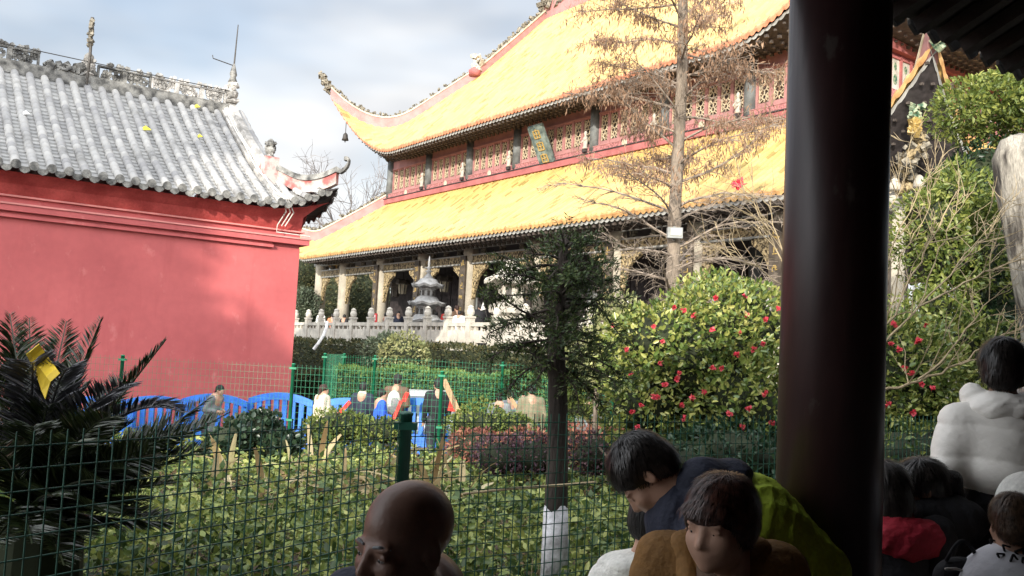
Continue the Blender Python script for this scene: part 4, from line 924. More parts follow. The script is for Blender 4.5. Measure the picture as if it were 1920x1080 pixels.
# ---- ground cover between the near fence and the path
def dist(x, y): return (x-PO[0])*PY[0]+(y-PO[1])*PY[1]
def cover(n, ya, yb, size, name_m, hmin, hmax, dens=None):
    y = np.sqrt(rng.uniform(ya**2, yb**2, n)); x = rng.uniform(-.62, .62, n)*y+.2
    d = dist(x, y); nz = .5+.25*(np.sin(x*1.7+y*.9)+np.sin(x*.8-y*1.6+1.3))+.25*np.sin(x*4.1+1)*np.sin(y*3.3)
    ok = (d > np.where(x < -.48, 2.05+0*(x), 2.15)) & ~((x < -.48) & (y < 4.62+(x+.48)*1.55))
    cl = np.zeros(n)
    for q_, (kx, ky, ph_) in enumerate(((9.1, 3.7, .4), (-4.3, 10.2, 1.9), (13.0, -8.1, 3.1), (6.2, 14.9, .8), (21., 7., 2.), (-15., 19., 5.))): cl += np.sin(x*kx+y*ky+ph_)
    ok &= rng.random(n) < np.clip(.55+.36*cl, .03, 1); nz = np.clip(nz+.12*cl, 0, 1.35)
    if dens is not None: ok &= rng.random(n) < np.clip(dens(x, y, nz), 0, 1)
    x, y, nz = x[ok], y[ok], nz[ok]; n = len(x)
    g = np.array([gz(a, b) for a, b in zip(x, y)]); h = hmin+(hmax-hmin)*np.clip(nz, 0, 1.3); z = g+h*(1-.75*rng.random(n)**1.4)
    D = rng.normal(size=(n, 3)); D[:, 2] = D[:, 2]*.6+.15; D[:, 1] -= .2; D /= np.linalg.norm(D, axis=1)[:, None]
    up = np.array([0, -.4, .8])+rng.normal(size=(n, 3))*.75
    return (leaves6 if ya < 8 else leaves)(np.stack([x, y, z], 1), D, size*rng.uniform(.5, 1.3, n), .6, .1, up)
V, F = cover(66000, 4.2, 8.2, .066, '', .22, .46); V2, F2 = cover(60000, 8.2, 14.6, .085, '', .24, .46, lambda x, y, q: 1.1-.07*np.maximum(0, y-9)+.25*q)
o = np_obj('ground_cover', np.vstack([V, V2]), np.vstack([F, F2+len(V)]), M['cover']); tag(o, 'low leafy green ground cover filling the garden bed behind the near fence', 'ground cover', None, 'stuff')
V, F = cover(16000, 4.2, 10.5, .085, '', .10, .34, lambda x, y, q: .25+.5*(np.sin(x*2.9+1)*np.sin(y*2.3)))
o = np_obj('dark_undergrowth', V, F, M['evergreen_dark']); tag(o, 'dark broad leaved undergrowth in patches between the pale ground cover', 'undergrowth', None, 'stuff')
V, F = cover(16000, 4.2, 9, .05, '', .12, .36, lambda x, y, q: 1.0-1.1*q); V2, F2 = cover(17000, 9, 15.2, .075, '', .06, .34)
o = np_obj('dry_leaf_litter', np.vstack([V, V2]), np.vstack([F, F2+len(V)]), M['cover_dry']); tag(o, 'dry brown leaves and stems among the green ground cover', 'leaf litter', None, 'stuff')
m = MB()
for k in range(900):
    y = math.sqrt(rng.uniform(4.4**2, 9**2)); x = rng.uniform(-.6, .6)*y+.2
    if dist(x, y) < 2.2 or (x < -.48 and y < 4.7+(x+.48)*1.55): continue
    m.tube(wander((x, y, gz(x, y)), (rng.normal()*.4, rng.normal()*.4, 1), rng.uniform(.2, .45), 3, 0, .2), [.004, .003, .003, .002], 3, False)
o = m.build('cover_stems', M['stem_ochre']); tag(o, 'thin tangled stems of the low ground cover', 'stems', None, 'stuff')

# ---- wilted lilies
LB = ['wilted pale crinum lily standing left of the near fence post', 'collapsed straw coloured crinum lily beside the ivy mound', 'drooping yellow lily clump below the middle blue barrier', 'bleached crinum lily clump left of the green fence post', 'tall brown topped withered lily right behind the near fence post', 'green and yellow strap leaved lily right of the near fence post', 'low straw lily clump in front of the purple leaved shrub', 'pale withered lily near the cycad fronds', 'fallen yellowing lily leaves below the dark ivy mound', 'small drooping lily between the two low green shrubs']
for k, ((x, y, d), lb) in enumerate(zip([(712, 808, 11.0), (430, 812, 11.4), (560, 815, 11.6), (645, 830, 10.2), (790, 800, 11.2), (810, 835, 9.8), (860, 845, 9.8), (390, 850, 9.6), (510, 850, 9.8), (600, 810, 12.2)], LB)):
    p = at(x, y, d); g = gz(p[0], p[1]); h = max(.3, p[2]-g)*1.2; m = MB()
    for j in range(30):
        a = rng.uniform(0, 6.28); ln = h*rng.uniform(.6, 1.3); el = rng.uniform(.8, 1.45); dr = rng.uniform(.15, .8); pts = []; q = np.array([rng.normal()*.04, rng.normal()*.04, 0]); dv = np.array([math.cos(a)*math.cos(el), math.sin(a)*math.cos(el), math.sin(el)])
        for s in range(8): pts.append(q.copy()); q = q+dv*ln/8; dv = unit(dv+np.array([0, 0, -dr])); q[2] = max(q[2], .015)
        sd = unit(np.array([-math.sin(a), math.cos(a), rng.normal()*.3])); w = rng.uniform(.02, .05); P = []
        for s, t in enumerate(pts): ws = w*math.sin(math.pi*(.12+.86*s/8)); P.append([t-sd*ws, t+np.array([0, 0, -.25*ws]), t+sd*ws])
        m.grid(P)
    o = m.build('wilted_lily', M['lily_dry']); o.location = (p[0], p[1], g); tag(o, lb, 'lily', 'wilted lilies in the garden bed')

# ---- low shrubs, red leaved strip, ivy mound
bush('low_shrub', 'low green shrub in front of the woman in the pale puffer coat', 'shrub', [A3(640, 800, 14.2, (.55, .4, .28)), A3(720, 808, 14.0, (.42, .4, .25)), A3(600, 812, 14.1, (.3, .3, .22))], 3600, .06, 'small_shrub', 'low green shrubs along the path fence', .7)
bush('low_shrub', 'low green shrub in front of the orange timber plank and the backpack child', 'shrub', [A3(900, 795, 14.3, (.55, .4, .25)), A3(960, 800, 14.3, (.35, .35, .2))], 3000, .06, 'small_shrub', 'low green shrubs along the path fence', .7)
bush('ivy_mound', 'dark glossy ivy mound in front of the blue barriers', 'shrub', [A3(475, 815, 13.2, (.48, .45, .33)), A3(440, 830, 13.0, (.35, .35, .25)), A3(520, 835, 13.0, (.3, .3, .2))], 3600, .085, 'ivy', None, .85, .8)
E_ = [A3(x, y+12, 13.2, (.45, .45, .30)) for x, y in ((900, 830), (980, 828), (1080, 828), (1150, 825), (1230, 832), (1330, 842))]
bush('red_leaved_shrub', 'long low strip of red brown leaved shrubs behind the yew trunk', 'shrub', E_, 9000, .055, 'red_shrub', None, .75, .55, .1, False)
E_ = [A3(x, y+6, 11.6, (.35, .35, .26)) for x, y in ((940, 855), (1000, 852), (1120, 848))]; M['purple_shrub'] = leafmat('purple_shrub', [(.03, .018, .03), (.09, .045, .06), (.16, .09, .09)], .55, .25, .3, 2)
bush('purple_leaved_shrub', 'dull purple leaved low shrub just in front of the red brown strip', 'shrub', E_, 3400, .05, 'purple_shrub', None, .75, .55, .1, False)
E_ = [A3(x, y, 9.6, (.6, .6, .28)) for x, y in ((1380, 850), (1300, 870), (1440, 860))]
bush('dark_shrub', 'dark green shrub at the shaded foot of the large camellia', 'shrub', E_, 3600, .075, 'evergreen_dark', None, .8)

# ---- hedges
def hedge(lb, p0, p1, z1, thick, n, size, mt):
    p0 = np.asarray(p0, float); p1 = np.asarray(p1, float); c = (p0+p1)/2; ln = np.linalg.norm(p1-p0); rz = math.atan2(p1[1]-p0[1], p1[0]-p0[0]); zb = min(gz(*p0[:2]), gz(*p1[:2])); H = z1-zb
    o = empty('hedge', (c[0], c[1], zb), rz, lb, 'hedge'); u = rng.uniform(-.5, .5, n)*ln; f = rng.random(n); wv = .05*np.sin(u*2.3)+.04*np.sin(u*5.1+1)
    y = np.where(f < .6, -thick/2, rng.uniform(-.5, .5, n)*thick); z = np.where(f < .6, rng.random(n)*H, H)+rng.normal(size=n)*.035+np.where(f < .6, 0, wv); y = y+rng.normal(size=n)*.04+np.where(f < .6, wv, 0)
    z = np.where((f < .6) & (z > H-.08), z-.04*rng.random(n), z)
    D = np.where((f < .6)[:, None], np.array([0, -1., .35]), np.array([0, -.25, 1.]))+rng.normal(size=(n, 3))*.65; D /= np.linalg.norm(D, axis=1)[:, None]
    V, F = leaves(np.stack([u, y, z], 1), D, size*rng.uniform(.6, 1.25, n), .55, .08); np_obj('foliage', V, F, M[mt], o)
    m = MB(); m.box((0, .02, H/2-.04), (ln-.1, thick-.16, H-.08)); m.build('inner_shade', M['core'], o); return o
hedge('long trimmed sunlit hedge behind the people on the path', at(628, 760, 21.7), at(1140, 760, 21.7)+np.array([1.5, 0, 0]), 1.02, .9, 14000, .085, 'hedge_lit')
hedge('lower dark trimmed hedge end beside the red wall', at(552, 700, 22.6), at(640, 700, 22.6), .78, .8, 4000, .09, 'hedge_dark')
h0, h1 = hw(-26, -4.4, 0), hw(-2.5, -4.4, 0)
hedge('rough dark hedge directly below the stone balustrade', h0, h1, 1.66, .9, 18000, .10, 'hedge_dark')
bush('round_bush', 'rounded grey green bush below the balustrade, the left of two', 'bush', [A3(722, 664, 24.6, (.58, .5, .55))], 2600, .10, 'greygreen', 'rounded bushes below the balustrade', .85)
bush('round_bush', 'rounded pale leaved bush below the balustrade, the sunlit one on the right', 'bush', [A3(757, 672, 23.8, (.62, .5, .58))], 2800, .10, 'pale_shrub', 'rounded bushes below the balustrade', .85)

# ---- background trees left of the hall
def bare(lb, p, h, spread, n, parent=None, mt='twig_grey', r0=.16):
    o = empty('bare_tree', p, 0, lb, 'tree'); m = MB(); m.tube([(0, 0, 0), (.1, 0, h*.35), (0, 0, h*.6)], [r0, r0*.8, r0*.5], 8); m.build('trunk', M[mt], o, True); t = MB()
    for i in range(n):
        a = i*2.4; b = wander((0, 0, h*rng.uniform(.3, .62)), (math.cos(a)*spread, math.sin(a)*spread, rng.uniform(.5, 1.6)), h*rng.uniform(.3, .48), 6, .02, .2); t.tube(b, np.linspace(r0*.35, r0*.09, 7), 4, False)
        for k in range(9):
            c = wander(b[rng.integers(2, 7)], unit(b[-1]-b[0])+rng.normal(size=3)*.6, h*.13, 4, .03, .25); t.tube(c, np.linspace(r0*.12, r0*.05, 5), 3, False)
            for q in range(4): e = wander(c[rng.integers(1, 5)], unit(c[-1]-c[0])+rng.normal(size=3)*.7, h*.07, 3, .03, .25); t.tube(e, np.linspace(r0*.07, r0*.035, 4), 3, False)
    t.build('crown', M[mt], o); return o
p = at(655, 420, 62.); bare('grey leafless tree far behind between the red building and the hall', (p[0], p[1], -.5), at(655, 290, 62.)[2]+.5, .8, 22, None, 'twig_grey', .22)
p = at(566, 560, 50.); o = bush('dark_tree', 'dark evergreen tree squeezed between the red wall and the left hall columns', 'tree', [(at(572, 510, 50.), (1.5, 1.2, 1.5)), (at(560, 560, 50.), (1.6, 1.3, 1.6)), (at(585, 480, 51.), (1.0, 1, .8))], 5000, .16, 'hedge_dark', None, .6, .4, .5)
bush('smoke_stand_in', 'large grey leaved bush standing in for faint incense smoke at the left end of the balustrade', 'bush', [(at(566, 590, 44.), (.9, .9, 1.3))], 3000, .13, 'greygreen', None, .8)  # grey foliage put in place of the drifting incense haze
bush('background_shrub', 'mixed shrubs seen through the left bays of the porch', 'shrub', [(at(x, y, 58.), (2.2, 1.5, 2.2)) for x, y in ((620, 560), (660, 550), (690, 565))], 6000, .2, 'hedge_dark', None, .7, .45, .5)

# ---- right hand trees
ev = empty('evergreen_tree', (at(1840, 200, 13)[0], 13.0, gz(6, 13)), 0, 'bright evergreen tree with a rounded crown under the corridor eave at the upper right', 'tree'); eb_ = np.array(ev.location)
EE = [(at(x, y, d)-eb_, np.array(r)) for x, y, d, r in ((1850, 190, 13, (.62, .5, .40)), (1810, 215, 12.8, (.35, .4, .28)), (1900, 170, 13.2, (.5, .5, .42)), (1905, 235, 13.2, (.45, .4, .3)), (1830, 245, 13, (.3, .3, .2)), (1960, 200, 13.2, (.6, .5, .5)))]
cloud('crown', EE, 9000, .085, M['evergreen'], ev, .45, .6, (0, -.1, .2), .16, 6, .7, .6)
m = MB(); m.tube([(.5, .2, 0), (.45, .2, 2.2), (.3, .1, 3.8), (.1, 0, 5.0)], [.11, .09, .06, .03], 8)
for k in range(9): m.tube(wander((.35, .1, 3.4+.15*k), (math.cos(k*2.4), math.sin(k*2.4), .8), .9, 5, 0, .15), np.linspace(.03, .008, 6), 5)
m.build('trunk', M['bark_dark'], ev)
def massed(lb, spec, n, size, mt, f=.55, nm='evergreen_shrub'): return bush(nm, lb, 'shrub', [(at(x, y, d), r) for x, y, d, r in spec], n, size, mt, None, f, .45, .22)
massed('tall yellow green evergreen shrub behind the bare ochre branches', [(1770, 420, 11.5, (.55, .5, .55)), (1800, 370, 11.7, (.5, .5, .45)), (1772, 490, 11.4, (.5, .5, .45)), (1760, 640, 11, (.8, .6, .5)), (1820, 470, 11.6, (.6, .5, .6)), (1752, 575, 11.3, (.36, .4, .45)), (1775, 350, 12, (.22, .3, .3))], 11000, .08, 'evergreen', .5)
massed('dark green dense shrub behind the white jacket man', [(1880, 600, 12.0, (.75, .6, .7)), (1900, 480, 12.4, (.6, .5, .8)), (1850, 330, 13.2, (.55, .5, .5)), (1920, 700, 11.4, (.7, .6, .6)), (1840, 640, 11.6, (.5, .5, .45)), (1870, 400, 12.8, (.5, .5, .6))], 11000, .085, 'evergreen_dark', .75)
massed('low green shrub line seen through the fence right of the pillar', [(1700, 860, 9.0, (.7, .5, .3)), (1780, 850, 9.2, (.6, .5, .3)), (1850, 820, 9.6, (.6, .5, .4))], 3500, .07, 'camellia', .8)
M['old_bark'] = mat('old_bark', (.12, .105, .09), .9, .5, 5.5, c2=(.30, .275, .23), bump=1.0, bscale=16, stretch=(1.6, 1.6, .3), grain=.3, lo=.38, hi=.58)
ot = empty('old_tree', (at(1990, 700, 9.8)[0], 9.8, gz(5.6, 9.8)), 0, 'thick pale barked tree trunk leaning in at the right edge of the picture', 'tree'); ob = np.array(ot.location)
tpts = [np.array((.35, 0, 0)), at(2010, 760, 9.8)-ob, at(1975, 560, 9.8)-ob, at(1942, 430, 9.8)-ob, at(1926, 350, 9.8)-ob, at(1916, 292, 9.8)-ob, at(1914, 262, 9.8)-ob, at(1914, 253, 9.8)-ob]
m = MB(); m.tube(tpts, [.42, .38, .35, .315, .30, .28, .21, .08], 24)
for k, v in enumerate(m.v):
    v = np.array(v); m.v[k] = tuple(v+rng.normal(size=3)*.006)
m.build('trunk', M['old_bark'], ot, True)
# bare ochre shrub
os_ = at(1600, 900, 8.0); sh = empty('bare_shrub', (os_[0], 8.0, gz(os_[0], 8)), 0, 'leafless shrub with long ochre branches spreading right of the near pillar', 'shrub'); sb = np.array(sh.location)
m = MB()
ST = [([(1600, 900), (1650, 735), (1720, 712), (1800, 684), (1860, 640), (1960, 585)], .022), ([(1600, 900), (1652, 650), (1722, 575), (1800, 490), (1860, 430)], .02), ([(1600, 880), (1655, 640), (1700, 540), (1745, 455), (1800, 350)], .018), ([(1722, 575), (1810, 530), (1880, 500), (1950, 470)], .014), ([(1620, 800), (1660, 520), (1700, 400), (1770, 290)], .012),
      ([(1600, 800), (1650, 430), (1690, 350), (1712, 240)], .010), ([(1720, 712), (1800, 640), (1850, 560), (1865, 430)], .012), ([(1745, 455), (1830, 440), (1900, 380)], .009), ([(1655, 640), (1690, 470), (1740, 400), (1745, 330)], .009), ([(1590, 800), (1500, 560), (1440, 430), (1390, 340)], .016), ([(1500, 560), (1420, 500), (1340, 470)], .010), ([(1520, 620), (1470, 470), (1440, 380), (1410, 370)], .010), ([(1722, 575), (1760, 470), (1790, 400), (1800, 320)], .009), ([(1800, 684), (1880, 660), (1960, 610)], .010)]
for k, (pl, r) in enumerate(ST):
    pts = [at(x, y, 8.0+.25*math.sin(k*1.7)+.1*j)-sb for j, (x, y) in enumerate(pl)]
    fine = []
    for j in range(len(pts)-1):
        for t in np.linspace(0, 1, 5)[:-1]: fine.append(pts[j]*(1-t)+pts[j+1]*t+rng.normal(size=3)*.012*(j+t > 0))
    fine.append(pts[-1]); r *= .72; m.tube(fine, np.linspace(r, r*.3, len(fine)), 6)
    for q in range(9):
        i0 = rng.integers(len(fine)//3, len(fine)-1); dv = unit(unit(fine[-1]-fine[i0] + 1e-5)+rng.normal(size=3)*.5+np.array([0, 0, .3])); w = wander(fine[i0], dv, rng.uniform(.2, .65), 6, .03, .14); m.tube(w, np.linspace(r*.4, .002, 7), 4, False)
        for z in range(2): w2 = wander(w[rng.integers(1, 5)], dv+rng.normal(size=3)*.5, rng.uniform(.1, .3), 4, .03, .15); m.tube(w2, np.linspace(.004, .0015, 5), 3, False)
m.build('branch', M['stem_ochre'], sh)

# ---- cycad at the left
cb0 = at(55, 985, 4.75); cyg = gz(cb0[0], 4.75); cy = empty('cycad', (cb0[0], 4.75, cyg), 0, 'dark spiky cycad with arching feathery fronds behind the near fence at the left', 'cycad'); cyb = np.array(cy.location)
def frond(base, tip, arch, mt, lw=.15, up=None, twist=0.):
    base = np.asarray(base); tip = np.asarray(tip); L_ = np.linalg.norm(tip-base); n = 22; pts = []
    for t in np.linspace(0, 1, n): pts.append(base*(1-t)+tip*t+np.array([0, 0, 1.])*arch*L_*4*t*(1-t)*(1 if arch > 0 else 1))
    P = np.array(pts); m = MB(); m.tube(pts, np.linspace(.011, .003, n), 5)
    B, D, S = [], [], []
    nl = int(L_/.0068)
    for k in range(nl):
        t = .12+.88*k/nl; i = min(n-2, int(t*(n-1))); q = P[i]+(P[i+1]-P[i])*((t*(n-1)) % 1); d = unit(P[i+1]-P[i]); sd = unit(np.cross(d, (math.sin(twist), 0, math.cos(twist)))); u = np.cross(sd, d)
        ll = lw*math.sin(math.pi*min(1, .25+.72*t))**.6*(1 if t < .9 else .75)
        for s in (-1, 1):
            B.append(q); D.append(unit(sd*s*.75+d*.72+u*.30+rng.normal(size=3)*.06)); S.append(ll*rng.uniform(.85, 1.1))
    V, F = leaves(np.array(B), np.array(D), np.array(S), .075, .03, None, .10); k0 = len(m.v)
    return m, V, F
fr_list = [((190, 598), 5.0, .02, 'cycad', 0), ((312, 636), 4.9, .0, 'cycad', 0), ((125, 602), 5.2, .03, 'cycad', 0), ((18, 588), 5.0, .05, 'cycad', 0), ((55, 596), 5.3, .03, 'cycad', 0), ((432, 772), 5.0, -.02, 'cycad', .6), ((345, 775), 4.6, .22, 'cycad_grey', .3), ((395, 745), 5.2, -.03, 'cycad', .4), ((370, 800), 5.0, .05, 'cycad', .8), ((250, 725), 4.5, .16, 'cycad_grey', .2),
           ((330, 905), 4.6, .02, 'cycad', .8), ((300, 850), 4.4, .05, 'cycad', 1.0), ((260, 970), 4.5, .03, 'cycad', .6), ((130, 690), 4.4, .2, 'cycad_grey', 0), ((60, 680), 4.3, .22, 'cycad_grey', -.3), ((-60, 650), 4.6, .1, 'cycad', -.3), ((-90, 760), 4.5, .1, 'cycad', -.5), ((210, 780), 4.2, .1, 'cycad', .4), ((150, 830), 4.1, .1, 'cycad', .2), ((60, 800), 4.1, .12, 'cycad', 0), ((-20, 840), 4.1, .1, 'cycad', -.2), ((190, 900), 4.15, .06, 'cycad', .6), ((100, 930), 4.05, .05, 'cycad', .3), ((0, 720), 4.9, .05, 'cycad', 0), ((240, 700), 5.4, .0, 'cycad', .2), ((160, 1010), 4.1, .05, 'cycad', .4), ((-10, 980), 4.1, .05, 'cycad', 0), ((330, 980), 5.0, -.02, 'cycad', .9), ((200, 960), 4.1, .03, 'cycad', .5), ((60, 1020), 3.95, .05, 'cycad', .2), ((120, 1060), 4.0, .05, 'cycad', .4), ((-30, 1040), 4.0, .04, 'cycad', 0), ((240, 880), 4.3, .06, 'cycad', .7), ((400, 835), 4.9, .0, 'cycad', .8), ((280, 930), 4.4, .02, 'cycad', .9), ((90, 760), 4.5, .15, 'cycad', .1), ((160, 720), 4.7, .12, 'cycad', .1), ((20, 640), 4.8, .1, 'cycad', 0), ((250, 790), 4.8, .06, 'cycad', .4)]
ctr = at(55, 965, 4.75)-cyb
for (pxy, d, ar, mt, tw_) in fr_list:
    m, V, F = frond(ctr+rng.normal(size=3)*.03, at(*pxy, d)-cyb, ar, mt, .21, None, tw_)
    k0 = len(m.v); vv = [tuple(v) for v in V]; m.v += vv; m.f += [[int(i)+k0 for i in f] for f in F]; m.build('frond', M[mt], cy)
m = MB(); m.lathe([(.2, 0), (.24, .2), (.22, ctr[2]-.05), (.1, ctr[2]+.08)], (ctr[0], ctr[1]+.1, 0), 12); m.build('trunk', M['core'], cy)
# tree that shades the left part of the red wall: it stands beside the corridor, behind the viewer
st = empty('shade_tree', (-18.5, -15, 0), 0, 'tall evergreen shade tree behind the corridor', 'tree')
m = MB(); m.tube([(0, 0, -.1), (.1, 0, 5), (0, .2, 10.5)], [.45, .36, .2], 10); m.build('trunk', M['bark_brown'], st, True)
SH = [((-1.1, 0, 14.0), (2.2, 2.0, 2.9)), ((1.0, 0, 11.1), (2.2, 1.8, 1.9)), ((-3.6, 0, 13.5), (2.6, 2, 3.2)), ((2.6, .3, 10.0), (1.6, 1.5, 1.3)), ((-1.6, 0, 16.6), (1.6, 1.4, 1.3)), ((-1, 0, 11), (2.4, 2, 2)), ((-.9, 0, 17.6), (1.3, 1.2, 1.2)), ((-3.6, 0, 17.2), (1.8, 1.5, 1.8)), ((.6, 0, 18.4), (.9, .8, .7))]
cloud('crown', [(np.array(c), np.array(r)) for c, r in SH], 10500, .5, M['evergreen_dark'], st, .55, .5)
# ================================================================ FENCES, BARRIERS, PROPS
M['fence_dark'] = mat('fence_dark', (.012, .075, .05), .45, .15, 9, spec=.4); M['fence_green'] = mat('fence_green', (.015, .20, .10), .45, .15, 9, spec=.4)
M['barrier_blue'] = mat('barrier_blue', (.03, .16, .60), .45, .2, 4, spec=.4, grain=.06)
M['plank'] = mat('plank', (.52, .33, .19), .7, .2, 6, stretch=(1, 1, .2), grain=.1); M['red_pack'] = mat('red_pack', (.68, .05, .04), .5, .15, 8); M['flag_white'] = mat('flag_white', (.78, .78, .76), .7, .05, 8); M['sign_red'] = mat('sign_red', (.60, .05, .05), .6, .1, 5)
def wire_panel(root, p0, p1, z0, z1, dx, dz, r, mt, spike=.05):
    p0 = np.asarray(p0, float)[:2]; p1 = np.asarray(p1, float)[:2]; ln = np.linalg.norm(p1-p0); d = (p1-p0)/ln; m = MB(); n = max(1, int(ln/dx)); ax = (np.array([d[0], d[1], 0]), np.array([-d[1], d[0], 0]), np.array([0, 0, 1.]))
    bo = np.array(root.location)
    for i in range(n+1):
        q = p0+d*ln*i/n; m.box(np.array([q[0], q[1], (z0+z1+spike)/2])-bo, (r, r, z1+spike-z0), ax)
    k = int((z1-z0)/dz)
    for j in range(k+1):
        q = (p0+p1)/2; m.box(np.array([q[0], q[1], z1-j*dz])+np.array([-d[1], d[0], 0])*r*.8-bo, (ln, r, r), ax)
    return m.build('mesh_panel', M[mt], root)
def wire_fence(lb, pts, zt, zbs, dx, dz, r, mt, pr, group='wire fences', pe=.05, spike=.05, skip=()):
    o = empty('wire_fence', (pts[0][0], pts[0][1], 0), 0, lb, 'fence', group)
    for i, p in enumerate(pts):
        m = MB(); b = np.array([p[0]-pts[0][0], p[1]-pts[0][1], 0]); m.lathe([(pr, zbs-.1), (pr, zt+pe), (pr*1.12, zt+pe), (pr*1.12, zt+pe+.012), (pr*.4, zt+pe+.02)], b, 14); po_ = m.build('post', M[mt], o, True)
        for cz_ in (zt-.015, (zt+zbs)/2): k = MB(); k.box(b+np.array([0, 0, cz_]), (pr*3.6, pr*2.3, .035)); k.build('clamp', M[mt], po_)
    for i in range(len(pts)-1):
        if i not in skip: wire_panel(o, pts[i], pts[i+1], zbs+.02, zt, dx, dz, r, mt, spike)
    return o
P0_ = np.array([-.479, 4.5]); W2 = PX[:2]; LD = np.array([-math.sin(R(30)), -math.cos(R(30))])
wire_fence('dark green wire mesh fence close in front, bending at its thick round post', [P0_+LD*3.2, P0_, P0_+W2*3.25, P0_+W2*6.5], 1.155, -.12, .056, .068, .0042, 'fence_dark', .030, pe=.035, spike=.045)
wire_fence('bright green mesh fence along the path in front of the blue barriers', [(-9.6, 15.9), (-6.65, 16.), (-3.70, 16.), (-1.13, 16.), (1.85, 16.2), (4.6, 16.4)], 1.12, -.68, .075, .11, .0034, 'fence_green', .032)
wire_fence('bright green mesh fence in front of the trimmed hedge across the path', [(-3.9, 22.0), (-3.9, 19.7), (-3.02, 21.), (-.12, 21.), (2.4, 21.1), (3.6, 19.8)], 1.30, -.68, .075, .11, .0034, 'fence_green', .032)
# barriers
def make_barrier(loc, rz, lb):
    o = empty('plastic_barrier', loc, rz, lb, 'barrier', 'blue plastic barriers along the path'); w, h, t = 1.26, 1.14, .10; m = MB(); n = 12
    top = [(-w/2+w*k/n, h-.13*(2*k/n-1)**2) for k in range(n+1)]
    m.prism(top+[(x, z-.13) for x, z in top[::-1]], lambda a, z, d: (a, d, z), -t/2, t/2)
    m.box((0, 0, .30), (w, t, .36))
    for s in (-1, 1): m.box((s*(w/2-.05), 0, .68), (.10, t, .46+.0))
    for k in range(1, 7):
        x = -w/2+.05+(w-.1)*k/7; zt = h-.13*(2*x/w)**2-.11; m.box((x, 0, (.47+zt)/2), (.09, t*.8, zt-.47))
    m.build('panel', M['barrier_blue'], o)
    for s in (-1, 1): k = MB(); k.box((s*.42, 0, .06), (.16, .46, .12)); k.build('foot', M['barrier_blue'], o)
    return o
B0 = None
for (x, y, d, rz, lb) in ((190, 742, 17.6, .05, 'blue slatted barrier half hidden behind the cycad fronds'), (295, 742, 17.9, .03, 'blue slatted barrier left of the stooping person in grey'), (404, 738, 18.1, .02, 'blue arched barrier with the stooping grey person in front of it'), (528, 736, 18.3, .0, 'blue arched barrier in front of the red wall corner, most visible of all'), (655, 746, 18.7, -.05, 'blue barrier behind the woman in the pale puffer coat'), (785, 746, 18.4, -.1, 'blue barrier between the man in grey and the man in black')):
    p = at(x, y, d); g = gz(p[0], p[1])+.01; s = (p[2]-g)/1.14
    if B0 is None: B0 = o = make_barrier((p[0], p[1], g), rz, lb)
    else: o = copy_thing(B0, (p[0], p[1], g), lb); o.rotation_euler = (0, 0, rz)
    o.scale = (1, 1, s)
# small silver car, mostly hidden behind the barrier
M['silver'] = mat('silver', (.55, .56, .57), .3, .05, 3, spec=.5, metal=.3); M['car_glass'] = mat('car_glass', (.06, .075, .085), .12, .1, 3, spec=.6); M['tyre'] = mat('tyre', (.02, .02, .02), .8, .1, 9)
cp = at(790, 742, 20.2); car = empty('parked_car', (cp[0], 20.2, gz(cp[0], 20.2)-.1), .12, 'small silver car parked behind the blue barrier and the man in black', 'car')
m = MB(); sec = [(-1.2, .35), (-1.25, .7), (-1.1, .82), (-.72, .9), (-.35, 1.34), (.2, 1.42), (.75, 1.36), (1.15, .95), (1.25, .8), (1.22, .32)]
rows = [[(x*f*(1 if z < .85 else (1-.22*(z-.85)/.57)), y, z) for y, z in sec] for x, f in ((-.74, 1), (-.76, 1), (-.5, 1), (0, 1), (.5, 1), (.76, 1), (.74, 1))]
m.grid(rows, closed=True); m.f.append(list(range(10))); e = 6*10; m.f.append([e+k for k in range(10)][::-1]); m.build('body', M['silver'], car, True)
m = MB(); m.grid([[(x, -.715, .93), (x*.88, -.40, 1.31)] for x in (-.58, 0, .58)]); m.build('windscreen', M['car_glass'], car)
for s in (-1, 1):
    m = MB(); m.grid([[(s*.745, y0_, .93), (s*.68, y1_, 1.3)] for y0_, y1_ in ((-.6, -.32), (0, 0), (.9, .7))]); m.build('side_window', M['car_glass'], car)
    m = MB(); m.lathe([(.05, -.02), (.09, 0), (.06, .03)], n=10); hl_ = m.build('headlight', M['lampglass'], car); hl_.location = (s*.55, -1.24, .62); hl_.rotation_euler = (R(90), 0, 0)
    for yy in (-.78, .78):
        m = MB(); m.lathe([(.14, -.09), (.29, -.09), (.3, 0), (.29, .09), (.14, .09)], n=16); wl = m.build('wheel', M['tyre'], car); wl.location = (s*.68, yy, .3); wl.rotation_euler = (0, R(90), 0)
# timber planks used as props
def plank(a, b, d, lb, w=.10):
    p, q = at(*a, d), at(*b, d+.1); m = MB(); c = (p+q)/2; m.bar(p-c, q-c, w, .03, (0, 1, 0)); o = m.build('timber_plank', M['plank']); o.location = c; tag(o, lb, 'plank', 'timber props by the path fence')
plank((832, 712), (872, 800), 16.6, 'orange brown timber plank leaning beside the man in black')
plank((1072, 733), (1120, 812), 14.6, 'pale timber plank leaning under the cloud pruned pine', .11)
plank((956, 745), (982, 782), 17.6, 'short timber plank leaning right of the backpack child', .07)
m = MB(); a, b = at(868, 926, 5.5), at(1118, 904, 5.6); c = (a+b)/2; m.tube([a-c, (a-c)*.3+np.array([0, 0, .006]), (b-c)*.5, b-c], [.007, .009, .009, .008], 7); o = m.build('bamboo_stick', M['stem_ochre']); o.location = c; tag(o, 'thin bamboo stick lying across the plants behind the yew trunk', 'stick')
